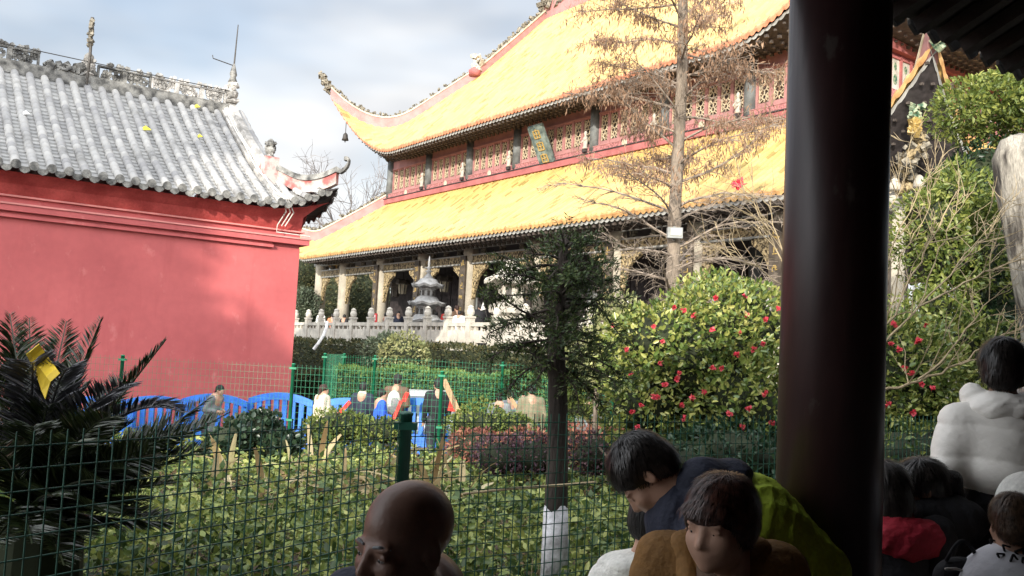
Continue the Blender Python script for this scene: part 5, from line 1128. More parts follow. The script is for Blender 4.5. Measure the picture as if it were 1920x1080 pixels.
# banner with white characters on the terrace
sgp = hw(-21.6, -1.4, 0); gsn = empty('red_sign', (sgp[0], sgp[1], FZ), HRZ-.35, 'red notice board with white characters behind the left part of the balustrade', 'sign')
m = MB(); m.box((0, 0, 1.02), (1.0, .05, .62)); m.build('board', M['sign_red'], gsn); m = MB()
for (x0, z0, x1, z1) in ((-.38, 1.2, -.08, 1.2), (-.23, 1.27, -.23, 1.1), (-.38, 1.1, -.08, 1.1), (-.36, .98, -.1, .98), (-.36, .98, -.36, .82), (-.1, .98, -.1, .82), (-.36, .82, -.1, .82), (.1, 1.25, .38, 1.25), (.14, 1.25, .14, 1.06), (.36, 1.25, .34, 1.06), (.1, 1.06, .4, 1.06), (.14, .94, .34, .94), (.14, .94, .14, .8), (.34, .94, .34, .8), (.14, .8, .34, .8)): m.bar((x0, -.035, z0), (x1, -.035, z1), .05, .02)
m.build('white_character', M['flag_white'], gsn)
for s in (-.42, .42): m = MB(); m.tube([(s, .03, 0), (s, .03, 1.3)], .02, 6); m.build('leg', M['iron'], gsn)
m = MB(); pts = [at(613, 603, 29.3), at(612, 615, 29.2), at(606, 630, 29.1), at(596, 645, 29.0), at(588, 655, 29.0)]; b0 = pts[0]; m.tube([p-b0 for p in pts], .05, 8); o = m.build('hose', M['flag_white']); o.location = b0; tag(o, 'white hose hanging over the left part of the stone balustrade', 'hose')
# yellow sheet among the cycad fronds
ypc = at(78, 690, 4.42); m = MB(); P = []
for i in range(7):
    t = i/6; c = at(64+40*t, 652+56*t, 4.40+.05*math.sin(5*t)); wd = .010+.034*math.sin(math.pi*min(1, .25+t*.6)); P.append([c-ypc+np.array([-wd, .03*math.sin(4*t), -.03-.07*t]), c-ypc+np.array([-wd*.2, -.03, -.02]), c-ypc+np.array([.02, 0, .02])])
m.grid(P); o = m.build('yellow_sheet', mat('yellow_plastic', (.78, .55, .04), .45, .12, 9)); o.location = ypc; so_ = o.modifiers.new('s', 'SOLIDIFY'); so_.thickness = .004; tag(o, 'crumpled bright yellow plastic sheet caught among the cycad fronds', 'plastic sheet')
# seat along the corridor edge
bn = empty('corridor_bench', cw(0, -.06, 0), math.atan2(PX[1], PX[0]), 'dark timber bench running along the corridor pillars under the seated people', 'bench')
m = MB(); m.box((0, -.05, .43), (13, .40, .05)); m.build('seat', M['eave_dark'], bn)
for x in np.arange(-6, 6.1, 1.5): m = MB(); m.box((x, -.05, .20), (.08, .34, .4)); m.build('leg', M['eave_dark'], bn)
# ================================================================ PEOPLE: bodies and clothes are smooth surfaces grown from distance fields
def mesh_field(fn, lo, hi, res, name, m, parent=None):
    lo = np.asarray(lo, float); hi = np.asarray(hi, float); n = np.maximum(3, np.ceil((hi-lo)/res).astype(int)+1)
    ax = [lo[i]+res*np.arange(n[i]) for i in range(3)]; G = np.stack(np.meshgrid(*ax, indexing='ij'), -1); D = fn(G.reshape(-1, 3)).reshape(n)
    D[0] = D[-1] = 1; D[:, 0] = D[:, -1] = 1; D[:, :, 0] = D[:, :, -1] = 1
    c = n-1; S = np.zeros((*c, 3)); W = np.zeros(c); off = [(i, j, k) for i in (0, 1) for j in (0, 1) for k in (0, 1)]
    def sl(o): return tuple(slice(o[i], o[i]+c[i]) for i in range(3))
    base = np.stack(np.meshgrid(*[np.arange(q) for q in c], indexing='ij'), -1).astype(float)
    for a in off:
        for i in range(3):
            if a[i] == 0:
                b = list(a); b[i] = 1; da, db = D[sl(a)], D[sl(b)]; x = (da < 0) != (db < 0); t = np.where(x, da/np.where(np.abs(da-db) < 1e-9, 1, da-db), 0)
                p = np.array(a, float)+base; p = p.copy(); p[..., i] += t; S += p*x[..., None]; W += x
    msk = W > 0; idx = -np.ones(c, int); idx[msk] = np.arange(msk.sum()); V = lo+res*(S[msk]/W[msk][:, None]); F = []
    for i in range(3):
        j, k = (i+1) % 3, (i+2) % 3; sa = [slice(1, n[q]-1) for q in range(3)]; sa[i] = slice(0, n[i]-1); sb = list(sa); sb[i] = slice(1, n[i]); da, db = D[tuple(sa)], D[tuple(sb)]
        for flip, cond in ((0, (da < 0) & (db >= 0)), (1, (da >= 0) & (db < 0))):
            q = np.argwhere(cond)
            if not len(q): continue
            q = q+np.array([0 if z == i else 1 for z in range(3)]); ej = np.eye(3, dtype=int)[j]; ek = np.eye(3, dtype=int)[k]
            A = [idx[tuple((q-s).T)] for s in (0*ej, ej, ej+ek, ek)]; f = np.stack(A if not flip else A[::-1], 1); F.append(f)
    F = np.vstack(F); F = F[(F >= 0).all(1)]
    o = np_obj(name, V, F, m, parent); o.data.polygons.foreach_set('use_smooth', [True]*len(o.data.polygons)); return o
def rot(yaw=0, pitch=0, roll=0):
    a, b, c = R(yaw), R(pitch), R(roll); Z = np.array([[math.cos(a), -math.sin(a), 0], [math.sin(a), math.cos(a), 0], [0, 0, 1]]); X_ = np.array([[1, 0, 0], [0, math.cos(b), -math.sin(b)], [0, math.sin(b), math.cos(b)]]); Y_ = np.array([[math.cos(c), 0, math.sin(c)], [0, 1, 0], [-math.sin(c), 0, math.cos(c)]]); return Z@X_@Y_
class Fld:
    def __init__(s): s.p = []; s.b = []; s.w = None
    def fr(s, F, p): return np.asarray(p, float) if F is None else F[0]+F[1]@(np.asarray(p, float)*F[2])
    def cone(s, p, q, r1, r2, k=.02, op=1, F=None):
        sc = 1 if F is None else F[2]; s.p.append(('c', s.fr(F, p), s.fr(F, q), r1*sc, r2*sc, k, op)); 
        if op > 0: s.b += [s.fr(F, p)-r1*sc, s.fr(F, p)+r1*sc, s.fr(F, q)-r2*sc, s.fr(F, q)+r2*sc]
        return s
    def ell(s, c, r, k=.02, op=1, F=None, Rm=None):
        sc = 1 if F is None else F[2]; A = (np.eye(3) if F is None else F[1])@(np.eye(3) if Rm is None else Rm); r = np.asarray(r, float)*sc; c = s.fr(F, c); s.p.append(('e', c, r, A, k, op))
        if op > 0: e = np.sqrt(((A*r)**2).sum(1)); s.b += [c-e, c+e]
        return s
    def cut(s, n, d, k=.01, F=None):          # keep the side where n.x < d
        A = np.eye(3) if F is None else F[1]; c = np.zeros(3) if F is None else F[0]; sc = 1 if F is None else F[2]; s.p.append(('h', c, A@np.asarray(n, float), d*sc, k)); return s
    def __call__(s, P):
        D = np.full(len(P), 9.)
        for q in s.p:
            if q[0] == 'c':
                _, a, b, r1, r2, k, op = q; ab = b-a; t = np.clip(((P-a)@ab)/max(1e-9, ab@ab), 0, 1); d = np.linalg.norm(P-a-t[:, None]*ab, axis=1)-(r1+(r2-r1)*t)
            elif q[0] == 'e':
                _, c, r, A, k, op = q; L_ = (P-c)@A; k0 = np.linalg.norm(L_/r, axis=1); k1 = np.linalg.norm(L_/r**2, axis=1); d = k0*(k0-1)/np.maximum(k1, 1e-6)
            else:
                _, c, n, dd, k = q; d = (P-c)@n-dd; h = np.clip(.5-.5*(D-d)/k, 0, 1); D = D*(1-h)+d*h+k*h*(1-h)
                if True: continue
            if op > 0: h = np.clip(.5+.5*(D-d)/k, 0, 1); D = D*(1-h)+d*h-k*h*(1-h)
            else: h = np.clip(.5-.5*(D+d)/k, 0, 1); D = D*(1-h)-d*h+k*h*(1-h)
        if s.w is not None: D = D+s.w(P)
        return D
    def mesh(s, name, m, parent, res, pad=.03):
        b = np.array(s.b); return mesh_field(s, b.min(0)-pad, b.max(0)+pad, res, name, m, parent)
def folds(amp, f=22., seed=0, ax=(.4, .4, 1)):
    r = np.random.default_rng(seed); K = r.normal(size=(5, 3))*np.asarray(ax)*f; ph = r.uniform(0, 6.3, 5)
    def w(P):
        v = 0
        for k, p in zip(K, ph): v = v+np.abs(np.sin(P@k+p+.9*np.sin(P@K[0]*.5)))
        return amp*(v/5-.6)
    return w
def quilt(z0, step, amp, fold=.004, seed=1, ax=(0, 0, 1.)):
    g = folds(fold, 30, seed, (1, 1, .5)); ax = np.asarray(ax)
    def w(P): return -amp*(np.abs(np.sin(math.pi*((P@ax)-z0)/step))**.55-.6)+g(P)
    return w
def head_field(F, ears=True, k=1., old=False):
    s = Fld(); s.ell((0, .015, .035), (.076, .096, .086), F=F); s.ell((0, -.035, -.045), (.056, .060, .070), .035, F=F); s.ell((0, -.062, -.03), (.05, .035, .05), .03, F=F)
    for sx in (-1, 1):
        s.ell((sx*.040, -.066, -.028), (.022, .02, .02), .02, F=F); s.ell((sx*.033, -.096, .002), (.019, .014, .0115), .012, -1, F=F); s.ell((sx*.033, -.074, .0), (.0135, .0135, .0125), .004, F=F); s.ell((sx*.034, -.081, .021), (.022, .010, .0065), .014, F=F)
        s.cone((sx*.033-.014, -.0855, .0062), (sx*.033+.014, -.0855, .0048), .0040, .0040, .004, F=F)
        s.ell((sx*.0115, -.099, -.034), (.0085, .010, .0075), .006, F=F)
        if ears: s.ell((sx*.079, .012, -.006), (.0085, .019, .032), .008, F=F, Rm=rot(sx*-18, 0, 0)); s.ell((sx*.087, .006, -.002), (.006, .010, .018), .006, -1, F=F)
        if old: s.cone((sx*.022, -.095, -.03), (sx*.036, -.08, -.07), .003, .003, .008, -1, F=F)
    s.cone((0, -.088, .012), (0, -.110, -.027), .0085, .0115, .012, F=F); s.ell((0, -.093, -.057), (.024, .010, .0055), .006, F=F); s.ell((0, -.091, -.068), (.020, .010, .0065), .006, F=F); s.cone((-.021, -.103, -.0622), (.021, -.103, -.0622), .0022, .0022, .003, -1, F=F)
    s.ell((0, -.080, -.093), (.022, .018, .017), .018, F=F); s.cone((0, .02, -.06), (0, .04, -.17), .052, .056, .03, F=F); return s
def add_eyes(F, parent, M_w, M_d):
    for sx in (-1, 1):
        c = F[0]+F[1]@(np.array((sx*.033, -.0765, -.002))*F[2]); s = Fld(); s.ell(c, np.array((.0120, .0120, .0088))*F[2], Rm=F[1]); e = s.mesh('eye', M_w, parent, .0022, .006)
        c2 = F[0]+F[1]@(np.array((sx*.033-.003, -.0862, -.002))*F[2]); s = Fld(); s.ell(c2, np.array((.0056, .0032, .0052))*F[2], Rm=F[1]); s.mesh('iris', M_d, e, .0016, .004)
def strands(hair, F, n, m, ln=.05, seed=0, part=(.02, .03, .13)):      # loose strands combed from the crown over a hair surface
    me = hair.data; k = len(me.vertices); co = np.empty(k*3); me.vertices.foreach_get('co', co); co = co.reshape(-1, 3); no = np.empty(k*3); me.vertices.foreach_get('normal', no); no = no.reshape(-1, 3)
    r = np.random.default_rng(seed); i = r.integers(0, k, n); P = co[i]; N_ = no[i]; c = F[0]+F[1]@(np.array(part)*F[2]); d = P-c; d /= np.maximum(1e-6, np.linalg.norm(d, axis=1))[:, None]; d = d*.8+np.array([0, 0, -.7])+r.normal(size=(n, 3))*.16
    d -= N_*(d*N_).sum(1)[:, None]; d /= np.maximum(1e-6, np.linalg.norm(d, axis=1))[:, None]; s = np.cross(d, N_)*.0011; L_ = (ln*r.uniform(.5, 1.3, n))[:, None]; lift = r.uniform(.0, .0035, n)[:, None]
    a = P+N_*.0005; Q = (P+d*L_-F[0])@F[1]/F[2]; keep = ~((Q[:, 1] < -.052) & (Q[:, 2] < .030)); P, d, N_, s, L_, lift, a = P[keep], d[keep], N_[keep], s[keep], L_[keep], lift[keep], a[keep]; n = len(P); b = P+d*L_*.5+N_*(.002+lift); e = P+d*L_+N_*(-.002+lift*1.3)
    V = np.stack([a-s, a+s, b-s, b+s, e-s*.3, e+s*.3], 1).reshape(-1, 3); q = np.arange(n)[:, None]*6; F_ = np.concatenate([q+np.array([[0, 1, 3, 2]]), q+np.array([[2, 3, 5, 4]])], 1).reshape(-1, 4)
    o = np_obj('hair_strands', V, F_, m, hair); o['kind'] = 'stuff'; return o
HS = mat('hair_strand', (.02, .016, .014), .35, .5, 60, spec=.5); HSR = mat('hair_strand_red', (.06, .024, .016), .35, .5, 60, spec=.5); HSB = mat('hair_strand_brown', (.10, .06, .035), .4, .5, 60, spec=.4)
def hand(s, w, d, side, F=None, L_=.085):          # palm, four unequal bent fingers and a thumb from the side of the palm
    w = np.asarray(w, float); d = unit(d); sd = unit(np.cross(d, side)) if abs(np.dot(d, unit(side))) < .95 else unit(np.cross(d, (1, 0, 0))); n = np.cross(sd, d)
    s.cone(w, w+d*L_*.9, .030, .034, .01); p = w+d*L_
    for k, (o, l) in enumerate(((-.027, .062), (-.009, .072), (.009, .068), (.026, .052))): q = p+sd*o; mdl = q+d*l*.55+n*.012; s.cone(q, mdl, .0105, .0095, .004); s.cone(mdl, mdl+d*l*.25+n*.022, .0095, .008, .004)
    t = w+d*L_*.35-sd*.03; s.cone(t, t+d*.035-sd*.024, .012, .010, .006); s.cone(t+d*.035-sd*.024, t+d*.062-sd*.022+n*.012, .010, .009, .004)
SK = mat('skin', (.40, .23, .155), .5, .12, 9, c2=(.46, .28, .20), spec=.35, bump=.08, bscale=90); SKB = mat('skin_tan', (.19, .105, .075), .40, .22, 10, spec=.45, bump=.07, bscale=70)
HB = mat('hair_black', (.010, .009, .009), .5, .4, 30, spec=.4, bump=.6, bscale=45, stretch=(3, 3, .5)); HR = mat('hair_brown', (.035, .016, .012), .5, .4, 30, spec=.4, bump=.6, bscale=45, stretch=(3, 3, .5)); HBR = mat('hair_light_brown', (.085, .05, .03), .55, .3, 30, bump=.5, bscale=45)
EW = mat('eye_white', (.30, .27, .26), .3, .05, 9); EDK = mat('eye_dark', (.012, .008, .006), .15, .05, 9, spec=.6)
def cloth(name, c, rough=.75, **k): return mat('cloth_'+name, c, rough, .15, 6, grain=.12, bump=.25, bscale=60, **k)
CL = {n: cloth(n, c) for n, c in dict(black=(.014, .014, .017), navy=(.022, .026, .045), grey=(.17, .18, .19), olive=(.20, .17, .11), cream=(.62, .55, .43), white=(.72, .71, .69), orange=(.62, .20, .10), red=(.58, .035, .03), darkred=(.30, .015, .03), blue=(.03, .10, .55), mustard=(.20, .10, .028), lime=(.42, .55, .05), brown=(.12, .075, .05), pale=(.48, .46, .42), trousers=(.03, .032, .04), offwhite=(.70, .69, .64), shoe=(.03, .03, .032)).items()}
M['puffer_white'] = mat('puffer_white', (.86, .83, .77), .42, .05, 3, spec=.4, bump=.12, bscale=40)
def figure(loc, face, h, label, jacket, trousers='trousers', hair='black', long_hair=False, arms='down', coat=False, puffer=False, lean=0., res=.02, group=None, collar=None, pack=None, vest=None):
    o = empty('person', loc, R(face), label, 'person', group); s_ = h/1.70; hm = {'black': HB, 'brown': HR, 'light': HBR}[hair]
    ln = math.tan(R(lean)); J = lambda x, y, z: np.array([x, y-ln*max(0, z-.9), z])*s_
    hc = J(0, -.02, 1.585); F = (hc, rot(0, 6+lean*.5), s_); b = head_field(F, True)
    b.cone(J(0, .0, .95), J(0, .01, 1.38), .10, .12, .03); AR = []
    for sx in (-1, 1):
        sh = J(sx*.185, .01, 1.395)
        if arms == 'down': el, wr = J(sx*.245, .02, 1.12), J(sx*.24, -.06, .88)
        elif arms == 'front': el, wr = J(sx*.235, .0, 1.13), J(sx*.12, -.24, 1.10)
        elif arms == 'phone': el, wr = (J(.24, -.02, 1.15), J(.15, -.20, 1.38)) if sx > 0 else (J(-.245, .02, 1.12), J(-.24, -.06, .88))
        else: el, wr = J(sx*.245, .03, 1.12), J(sx*.18, -.12, .95)
        AR.append((sh, el, wr)); b.cone(sh, el, .045*s_, .038*s_, .02); b.cone(el, wr, .036*s_, .026*s_, .015); hand(b, wr, unit(wr-el), (0, 1, 0) if arms != 'down' else (sx, 0, 0), L_=.075*s_)
        hp, kn, an = J(sx*.09, 0, .90), J(sx*.10, -.02+.05*sx*.4, .49), J(sx*.10, .03+.07*sx*.4, .08); b.cone(hp, kn, .075*s_, .05*s_, .03); b.cone(kn, an, .048*s_, .035*s_, .02); b.cone(an, an+np.array([0, -.13, -.04])*s_, .035*s_, .03*s_, .02)
    b.mesh('body', SK, o, res)
    t = Fld(); 
    for sx in (-1, 1):
        hp, kn, an = J(sx*.09, 0, .90), J(sx*.10, -.02+.05*sx*.4, .49), J(sx*.10, .03+.07*sx*.4, .10); t.cone(hp, kn, .105*s_, .08*s_, .03); t.cone(kn, an, .078*s_, .066*s_, .02)
    t.ell(J(0, 0, .95), np.array((.17, .125, .12))*s_, .04); t.w = folds(.006, 18, 3); t.mesh('trousers', CL[trousers], o, res)
    f = Fld()
    for sx in (-1, 1): an = J(sx*.10, .03+.07*sx*.4, .05); f.ell(an+np.array([0, -.06, -.005])*s_, np.array((.05, .14, .05))*s_, .01)
    f.cut((0, 0, -1), 0, .004); f.mesh('shoes', CL['shoe'], o, res*.8)
    k = 1.22 if puffer else 1.0; j = Fld(); bot = .60 if coat else .86
    j.ell(J(0, .0, 1.22), np.array((.205*k, .145*k, .27))*s_, .05); j.cone(J(-.13, .005, 1.385), J(.13, .005, 1.385), .085*k*s_, .085*k*s_, .06); j.cone(J(0, 0, bot+.1), J(0, 0, 1.15), .165*k*s_, .15*k*s_, .06); j.cone(J(0, .005, 1.40), J(0, .0, 1.475), .085*s_, .075*s_, .03)
    for sh, el, wr in AR: j.cone(sh, el, .078*k*s_, .066*k*s_, .04); j.cone(el, wr-(wr-el)*.06, .064*k*s_, .05*k*s_, .02)
    j.cut((0, 0, -1), -bot*s_, .01); j.w = quilt(.8*s_, .12*s_, .012, .005, 4) if puffer else folds(.008, 16, 5); jm = j.mesh('jacket', M['puffer_white'] if jacket == 'puffer_white' else CL[jacket], o, res)
    if collar: c = Fld(); c.cone(J(-.03, .03, 1.455), J(.03, .03, 1.455), .072*s_, .072*s_, .02); c.cone(J(-.07, .01, 1.43), J(-.09, -.1, 1.30), .03*s_, .025*s_, .02); c.cone(J(.07, .01, 1.43), J(.09, -.1, 1.30), .03*s_, .025*s_, .02); c.mesh('collar', CL[collar], jm, res*.8)
    hf = Fld(); hf.ell((0, .022, .045), (.088, .104, .093), F=F); hf.cut((0, -.75, -.66), .055, .02, F=F); hf.cut((0, -1, .0), .088, .01, F=F)
    if long_hair: hf.cone((0, .07, .02), (0, .10, -.10), .055, .03, .03, F=F); hf.cone((0, .10, -.10), (.01, .11, -.24), .034, .018, .02, F=F)
    else: hf.ell((0, .06, -.02), (.07, .055, .06), .03, F=F)
    hf.w = folds(.006, 40, 6, (1, 1, .3)); hf.mesh('hair', hm, o, min(res, .014))
    if vest: v = Fld(); v.ell(J(0, .13, 1.16), np.array((.15, .09, .24))*s_, .03); v.mesh('backpack', CL[vest], o, res)
    if pack: v = Fld(); v.ell(J(0, .16, 1.22), np.array((.14, .10, .18))*s_, .03); v.ell(J(0, .24, 1.14), np.array((.10, .05, .09))*s_, .03); v.mesh('backpack', CL[pack], o, res)
    return o
def stand(px_, top, d, **k):
    p = at(px_, top, d); g = gz(p[0], p[1])+.008; h = p[2]-g; return figure((p[0], p[1], g), k.pop('face'), h, k.pop('label'), k.pop('jacket'), group='people on the path', **k)
stand(607, 722, 17.4, face=125, label='woman in a pale puffer coat with brown hair walking past the blue barriers', jacket='cream', hair='brown', long_hair=True, puffer=True, coat=True, arms='front')
stand(682, 718, 18.0, face=170, label='man in a navy jacket with a cream collar seen from behind', jacket='navy', collar='cream')
stand(716, 731, 17.3, face=110, label='dark haired person in a royal blue jacket beside the tall man', jacket='blue', hair='black', arms='front')
stand(746, 703, 18.1, face=165, label='tall man in a brown black jacket with a pale grey backpack', jacket='brown', vest='pale', arms='front')
stand(822, 712, 17.7, face=200, label='man in a long black coat beside the leaning timber plank', jacket='black', coat=True)
stand(938, 737, 18.0, face=175, label='child with a dark backpack standing in front of the sunlit hedge', jacket='grey', pack='black')
stand(958, 733, 18.6, face=200, label='adult in a grey coat standing just behind the backpack child', jacket='grey', coat=True)
stand(998, 722, 17.3, face=190, label='man in a khaki coat holding a phone, left of the yew trunk', jacket='olive', coat=True, arms='phone')
stand(1106, 738, 18.2, face=160, label='person in a grey coat partly behind the cloud pruned pine', jacket='grey')
stand(394, 722, 17.2, face=70, label='stooping person in a dark grey coat in front of a blue barrier', jacket='grey', coat=True, lean=22, long_hair=True, arms='front')
stand(122, 688, 15.0, face=60, label='person with dark hair half hidden behind the cycad fronds and yellow sheet', jacket='grey')
def terr(px_, top, yl_, label, jacket, face, **k):
    d = ray(px_, top); t = np.dot(HO+HY*yl_-CAM, HY)/np.dot(d, HY); P = CAM+d*t; h = min(1.72, max(1.25, P[2]-FZ)); figure((P[0], P[1], FZ), face, h, label, jacket, group='people on the terrace', res=.026, **k)
terr(603, 583, -1.3, 'dark haired person in a white top at the left end of the balustrade', 'white', 150)
terr(624, 589, -1.3, 'person in an orange jacket behind the left part of the balustrade', 'orange', 200)
terr(646, 590, -1.0, 'person in black to the left of the red notice board', 'black', 160)
terr(724, 587, -.9, 'person in a pale coat standing behind the balustrade left of the pagoda', 'pale', 120)
terr(747, 584, -1.0, 'dark dressed woman with long hair looking over the balustrade', 'navy', 20, long_hair=True)
terr(789, 587, -1.0, 'person in black bending forward just left of the stone pagoda', 'black', 60, lean=15)
terr(818, 586, -.8, 'person in a dark jacket right behind the stone pagoda', 'navy', 200)
terr(838, 578, -.9, 'person in a bright red jacket on the terrace', 'red', 140)
terr(857, 573, -.8, 'tall person with brown hair behind the red jacket', 'brown', 220, hair='brown')
terr(862, 583, -1.4, 'person in a white jacket leaning by the balustrade next to the red jacket', 'white', 160, puffer=True)
terr(901, 570, -1.2, 'man in a black jacket holding a small white flag', 'black', 200, puffer=True)
# things people carry on the path and terrace
def held(a, b, d, w, mt, nm, lb, cat):
    p, q = at(*a, d), at(*b, d-.05); c = (p+q)/2; m = MB(); m.bar(p-c, q-c, w, w*.5, (0, 1, 0)); o = m.build(nm, M[mt]); o.location = c; tag(o, lb, cat, 'red incense packs' if cat == 'incense' else None)
held((636, 776), (656, 753), 17.1, .07, 'red_pack', 'incense_pack', 'red incense pack held by the woman in the pale puffer coat', 'incense')
held((738, 786), (752, 752), 17.0, .06, 'red_pack', 'incense_pack', 'red incense pack carried by the royal blue jacketed person', 'incense')
held((757, 752), (764, 736), 17.6, .08, 'red_pack', 'incense_pack', 'short red incense pack at the shoulder of the tall man', 'incense')
held((846, 770), (850, 750), 17.3, .13, 'red_pack', 'red_bag', 'red bag carried by the man in the long black coat', 'bag')
p = hw(*[-12.95, -1.7, 2.95]); fgp = at(907, 600, p[1]); fo = empty('white_flag', fgp, 0, 'small white triangular flag on a stick held above the balustrade', 'flag')
m = MB(); a, b = at(917, 612, p[1])-fgp, at(906, 564, p[1])-fgp; m.tube([a, b], .012, 5); m.build('stick', M['iron'], fo); c1, c2, c3 = at(906, 566, p[1])-fgp, at(911, 580, p[1])-fgp, at(901, 582, p[1])-fgp; m = MB(); i = m._a([c1, c2, c3, c1+[0, .02, 0], c2+[0, .02, 0], c3+[0, .02, 0]]); m.f += [[i, i+1, i+2], [i+5, i+4, i+3], [i, i+3, i+4, i+1], [i+1, i+4, i+5, i+2], [i+2, i+5, i+3, i]]; m.build('cloth', M['flag_white'], fo)

# ---- people close to the camera, on and around the corridor bench
def near(loc, lb): return empty('person', loc, 0, lb, 'person', 'people around the corridor bench')
def seated_body(s, hc, yaw, k=1., hands_=True):      # neck-down skeleton of a seated person whose head sits at hc (all in the thing's own space)
    Rz = rot(yaw); T = lambda x, y, z: hc+Rz@(np.array([x, y, z])*k); s.cone(T(0, .06, -.22), T(0, .08, -.60), .12*k, .12*k, .04); A = []
    for sx in (-1, 1):
        sh, el, wr = T(sx*.17, .05, -.24), T(sx*.23, .03, -.50), T(sx*.10, -.20, -.58); s.cone(sh, el, .045*k, .038*k, .02); s.cone(el, wr, .036*k, .027*k, .02); A.append((sh, el, wr))
        if hands_: hand(s, wr, unit(wr-el), Rz@np.array((0, 0, 1.)), L_=.08*k)
        hp, kn, an = T(sx*.10, .06, -.66), T(sx*.11, -.36, -.64), T(sx*.11, -.40, -1.02); s.cone(hp, kn, .075*k, .055*k, .03); s.cone(kn, an, .052*k, .035*k, .02); s.cone(an, T(sx*.11, -.52, -1.06), .035*k, .03*k, .02)
    return T, A
def seated_clothes(o, T, A, jm, tm, k=1., res=.012, w=None, bot=-.64):
    j = Fld(); j.ell(T(0, .06, -.40), np.array((.195, .14, .24))*k, .05); j.cone(T(-.12, .05, -.255), T(.12, .05, -.255), .085*k, .085*k, .05); j.cone(T(0, .05, -.21), T(0, .045, -.165), .085*k, .075*k, .03)
    j.cone(T(0, .07, -.45), T(0, .07, bot), .16*k, .17*k, .05)
    for sh, el, wr in A: j.cone(sh, el, .075*k, .064*k, .04); j.cone(el, wr-(wr-el)*.05, .062*k, .05*k, .02)
    f1, f2 = folds(.012, 34, 9, (1, 1, 1)), folds(.014, 17, 19); j.w = w or (lambda P: f1(P)+f2(P)); jo = j.mesh('jacket', jm, o, res); t = Fld()
    for sx in (-1, 1): t.cone(T(sx*.10, .06, -.66), T(sx*.11, -.36, -.64), .10*k, .078*k, .03); t.cone(T(sx*.11, -.36, -.64), T(sx*.11, -.40, -1.0), .076*k, .062*k, .02)
    t.w = folds(.006, 20, 10); t.mesh('trousers', tm, o, res*1.4); f = Fld()
    for sx in (-1, 1): f.ell(T(sx*.11, -.47, -1.055), np.array((.048, .13, .048))*k, .01)
    f.mesh('shoes', CL['shoe'], o, res*1.4); return jo
def face_marks(o, F, brow_m, lip_m, w=1.):
    for sx in (-1, 1):
        s = Fld(); s.cone((sx*.016, -.0905, .0225), (sx*.034, -.0895, .0275), .0032*w, .0034*w, .002, F=F); s.cone((sx*.034, -.0895, .0275), (sx*.053, -.074, .0215), .0034*w, .0018*w, .002, F=F); s.mesh('eyebrow', brow_m, o, .0024, .008)
    s = Fld(); s.ell((0, -.0945, -.0572), (.0225, .0098, .0046), .003, F=F); s.ell((0, -.0925, -.0676), (.0185, .0098, .0056), .003, F=F); s.cone((-.021, -.105, -.0622), (.021, -.105, -.0622), .0018, .0018, .002, -1, F=F); s.mesh('lips', lip_m, o, .0022, .006)
LIP = mat('lip', (.30, .115, .10), .45, .1, 30, spec=.4); LIPB = mat('lip_dark', (.14, .06, .05), .5, .1, 30)
# bald man
hp_ = at(757, 1012, 2.0); lo_ = np.array([hp_[0], hp_[1]+.06, 0]); o = near(lo_, 'bald elderly man in a dark navy coat sitting with his face turned left'); hc = hp_-lo_; F = (hc+np.array((0, .0, -.012)), rot(-44, 8, 4), 1.02)
b = head_field(F, True, old=True); b.ell((0, .02, .045), (.078, .098, .086), .02, F=F); T, A = seated_body(b, hc+np.array((.0, .10, .055)), -20); bm = b.mesh('body', SKB, o, .0052); add_eyes(F, o, EW, EDK); face_marks(o, F, CL['grey'], LIPB); jo = seated_clothes(o, T, A, CL['navy'], CL['trousers'])
# woman with short hair in a mustard coat
hp_ = at(1354, 974, 2.52); lo_ = np.array([hp_[0], hp_[1]+.05, 0]); o = near(lo_, 'woman with short dark red brown hair in a mustard coat looking left'); hc = hp_-lo_; F = (hc+np.array((-.008, -.01, -.01)), rot(-42, 10, 0), .98)
b = head_field(F, True); b.ell((0, -.030, -.050), (.067, .060, .064), .03, F=F); T, A = seated_body(b, hc+np.array((.02, .10, .095)), -15); b.mesh('body', SK, o, .0052); add_eyes(F, o, EW, EDK); face_marks(o, F, HR, LIP); jo = seated_clothes(o, T, A, CL['mustard'], CL['trousers'])
for sx in (-1, 1): s = Fld(); s.cone(T(sx*.03, .09, -.175), T(sx*.10, .02, -.20), .035, .04, .02); s.cone(T(sx*.10, .02, -.20), T(sx*.06, -.10, -.33), .04, .03, .03); s.w = folds(.004, 40, 3); s.mesh('lapel', CL['mustard'], jo, .008)
s = Fld(); s.cone(T(0, -.04, -.22), T(0, -.08, -.36), .06, .06, .02); s.mesh('shirt', CL['brown'], o, .01)
def hair_woman(o, F, hm, seed):
    hf = Fld(); hf.ell((0, .022, .042), (.092, .110, .095), F=F); hf.ell((0, .068, -.015), (.078, .058, .068), .03, F=F)
    for sx in (-1, 1): hf.ell((sx*.076, .005, .005), (.018, .045, .050), .02, F=F)
    hf.ell((0, -.13, -.055), (.060, .075, .085), .018, -1, F=F); hf.ell((0, -.075, .05), (.07, .034, .032), .02, F=F); g = folds(.006, 60, seed, (1.2, 1.2, .25)); hf.w = g; return hf.mesh('hair', hm, o, .0058)
strands(hair_woman(o, F, HR, 4), F, 5200, HSR, .036, 1)
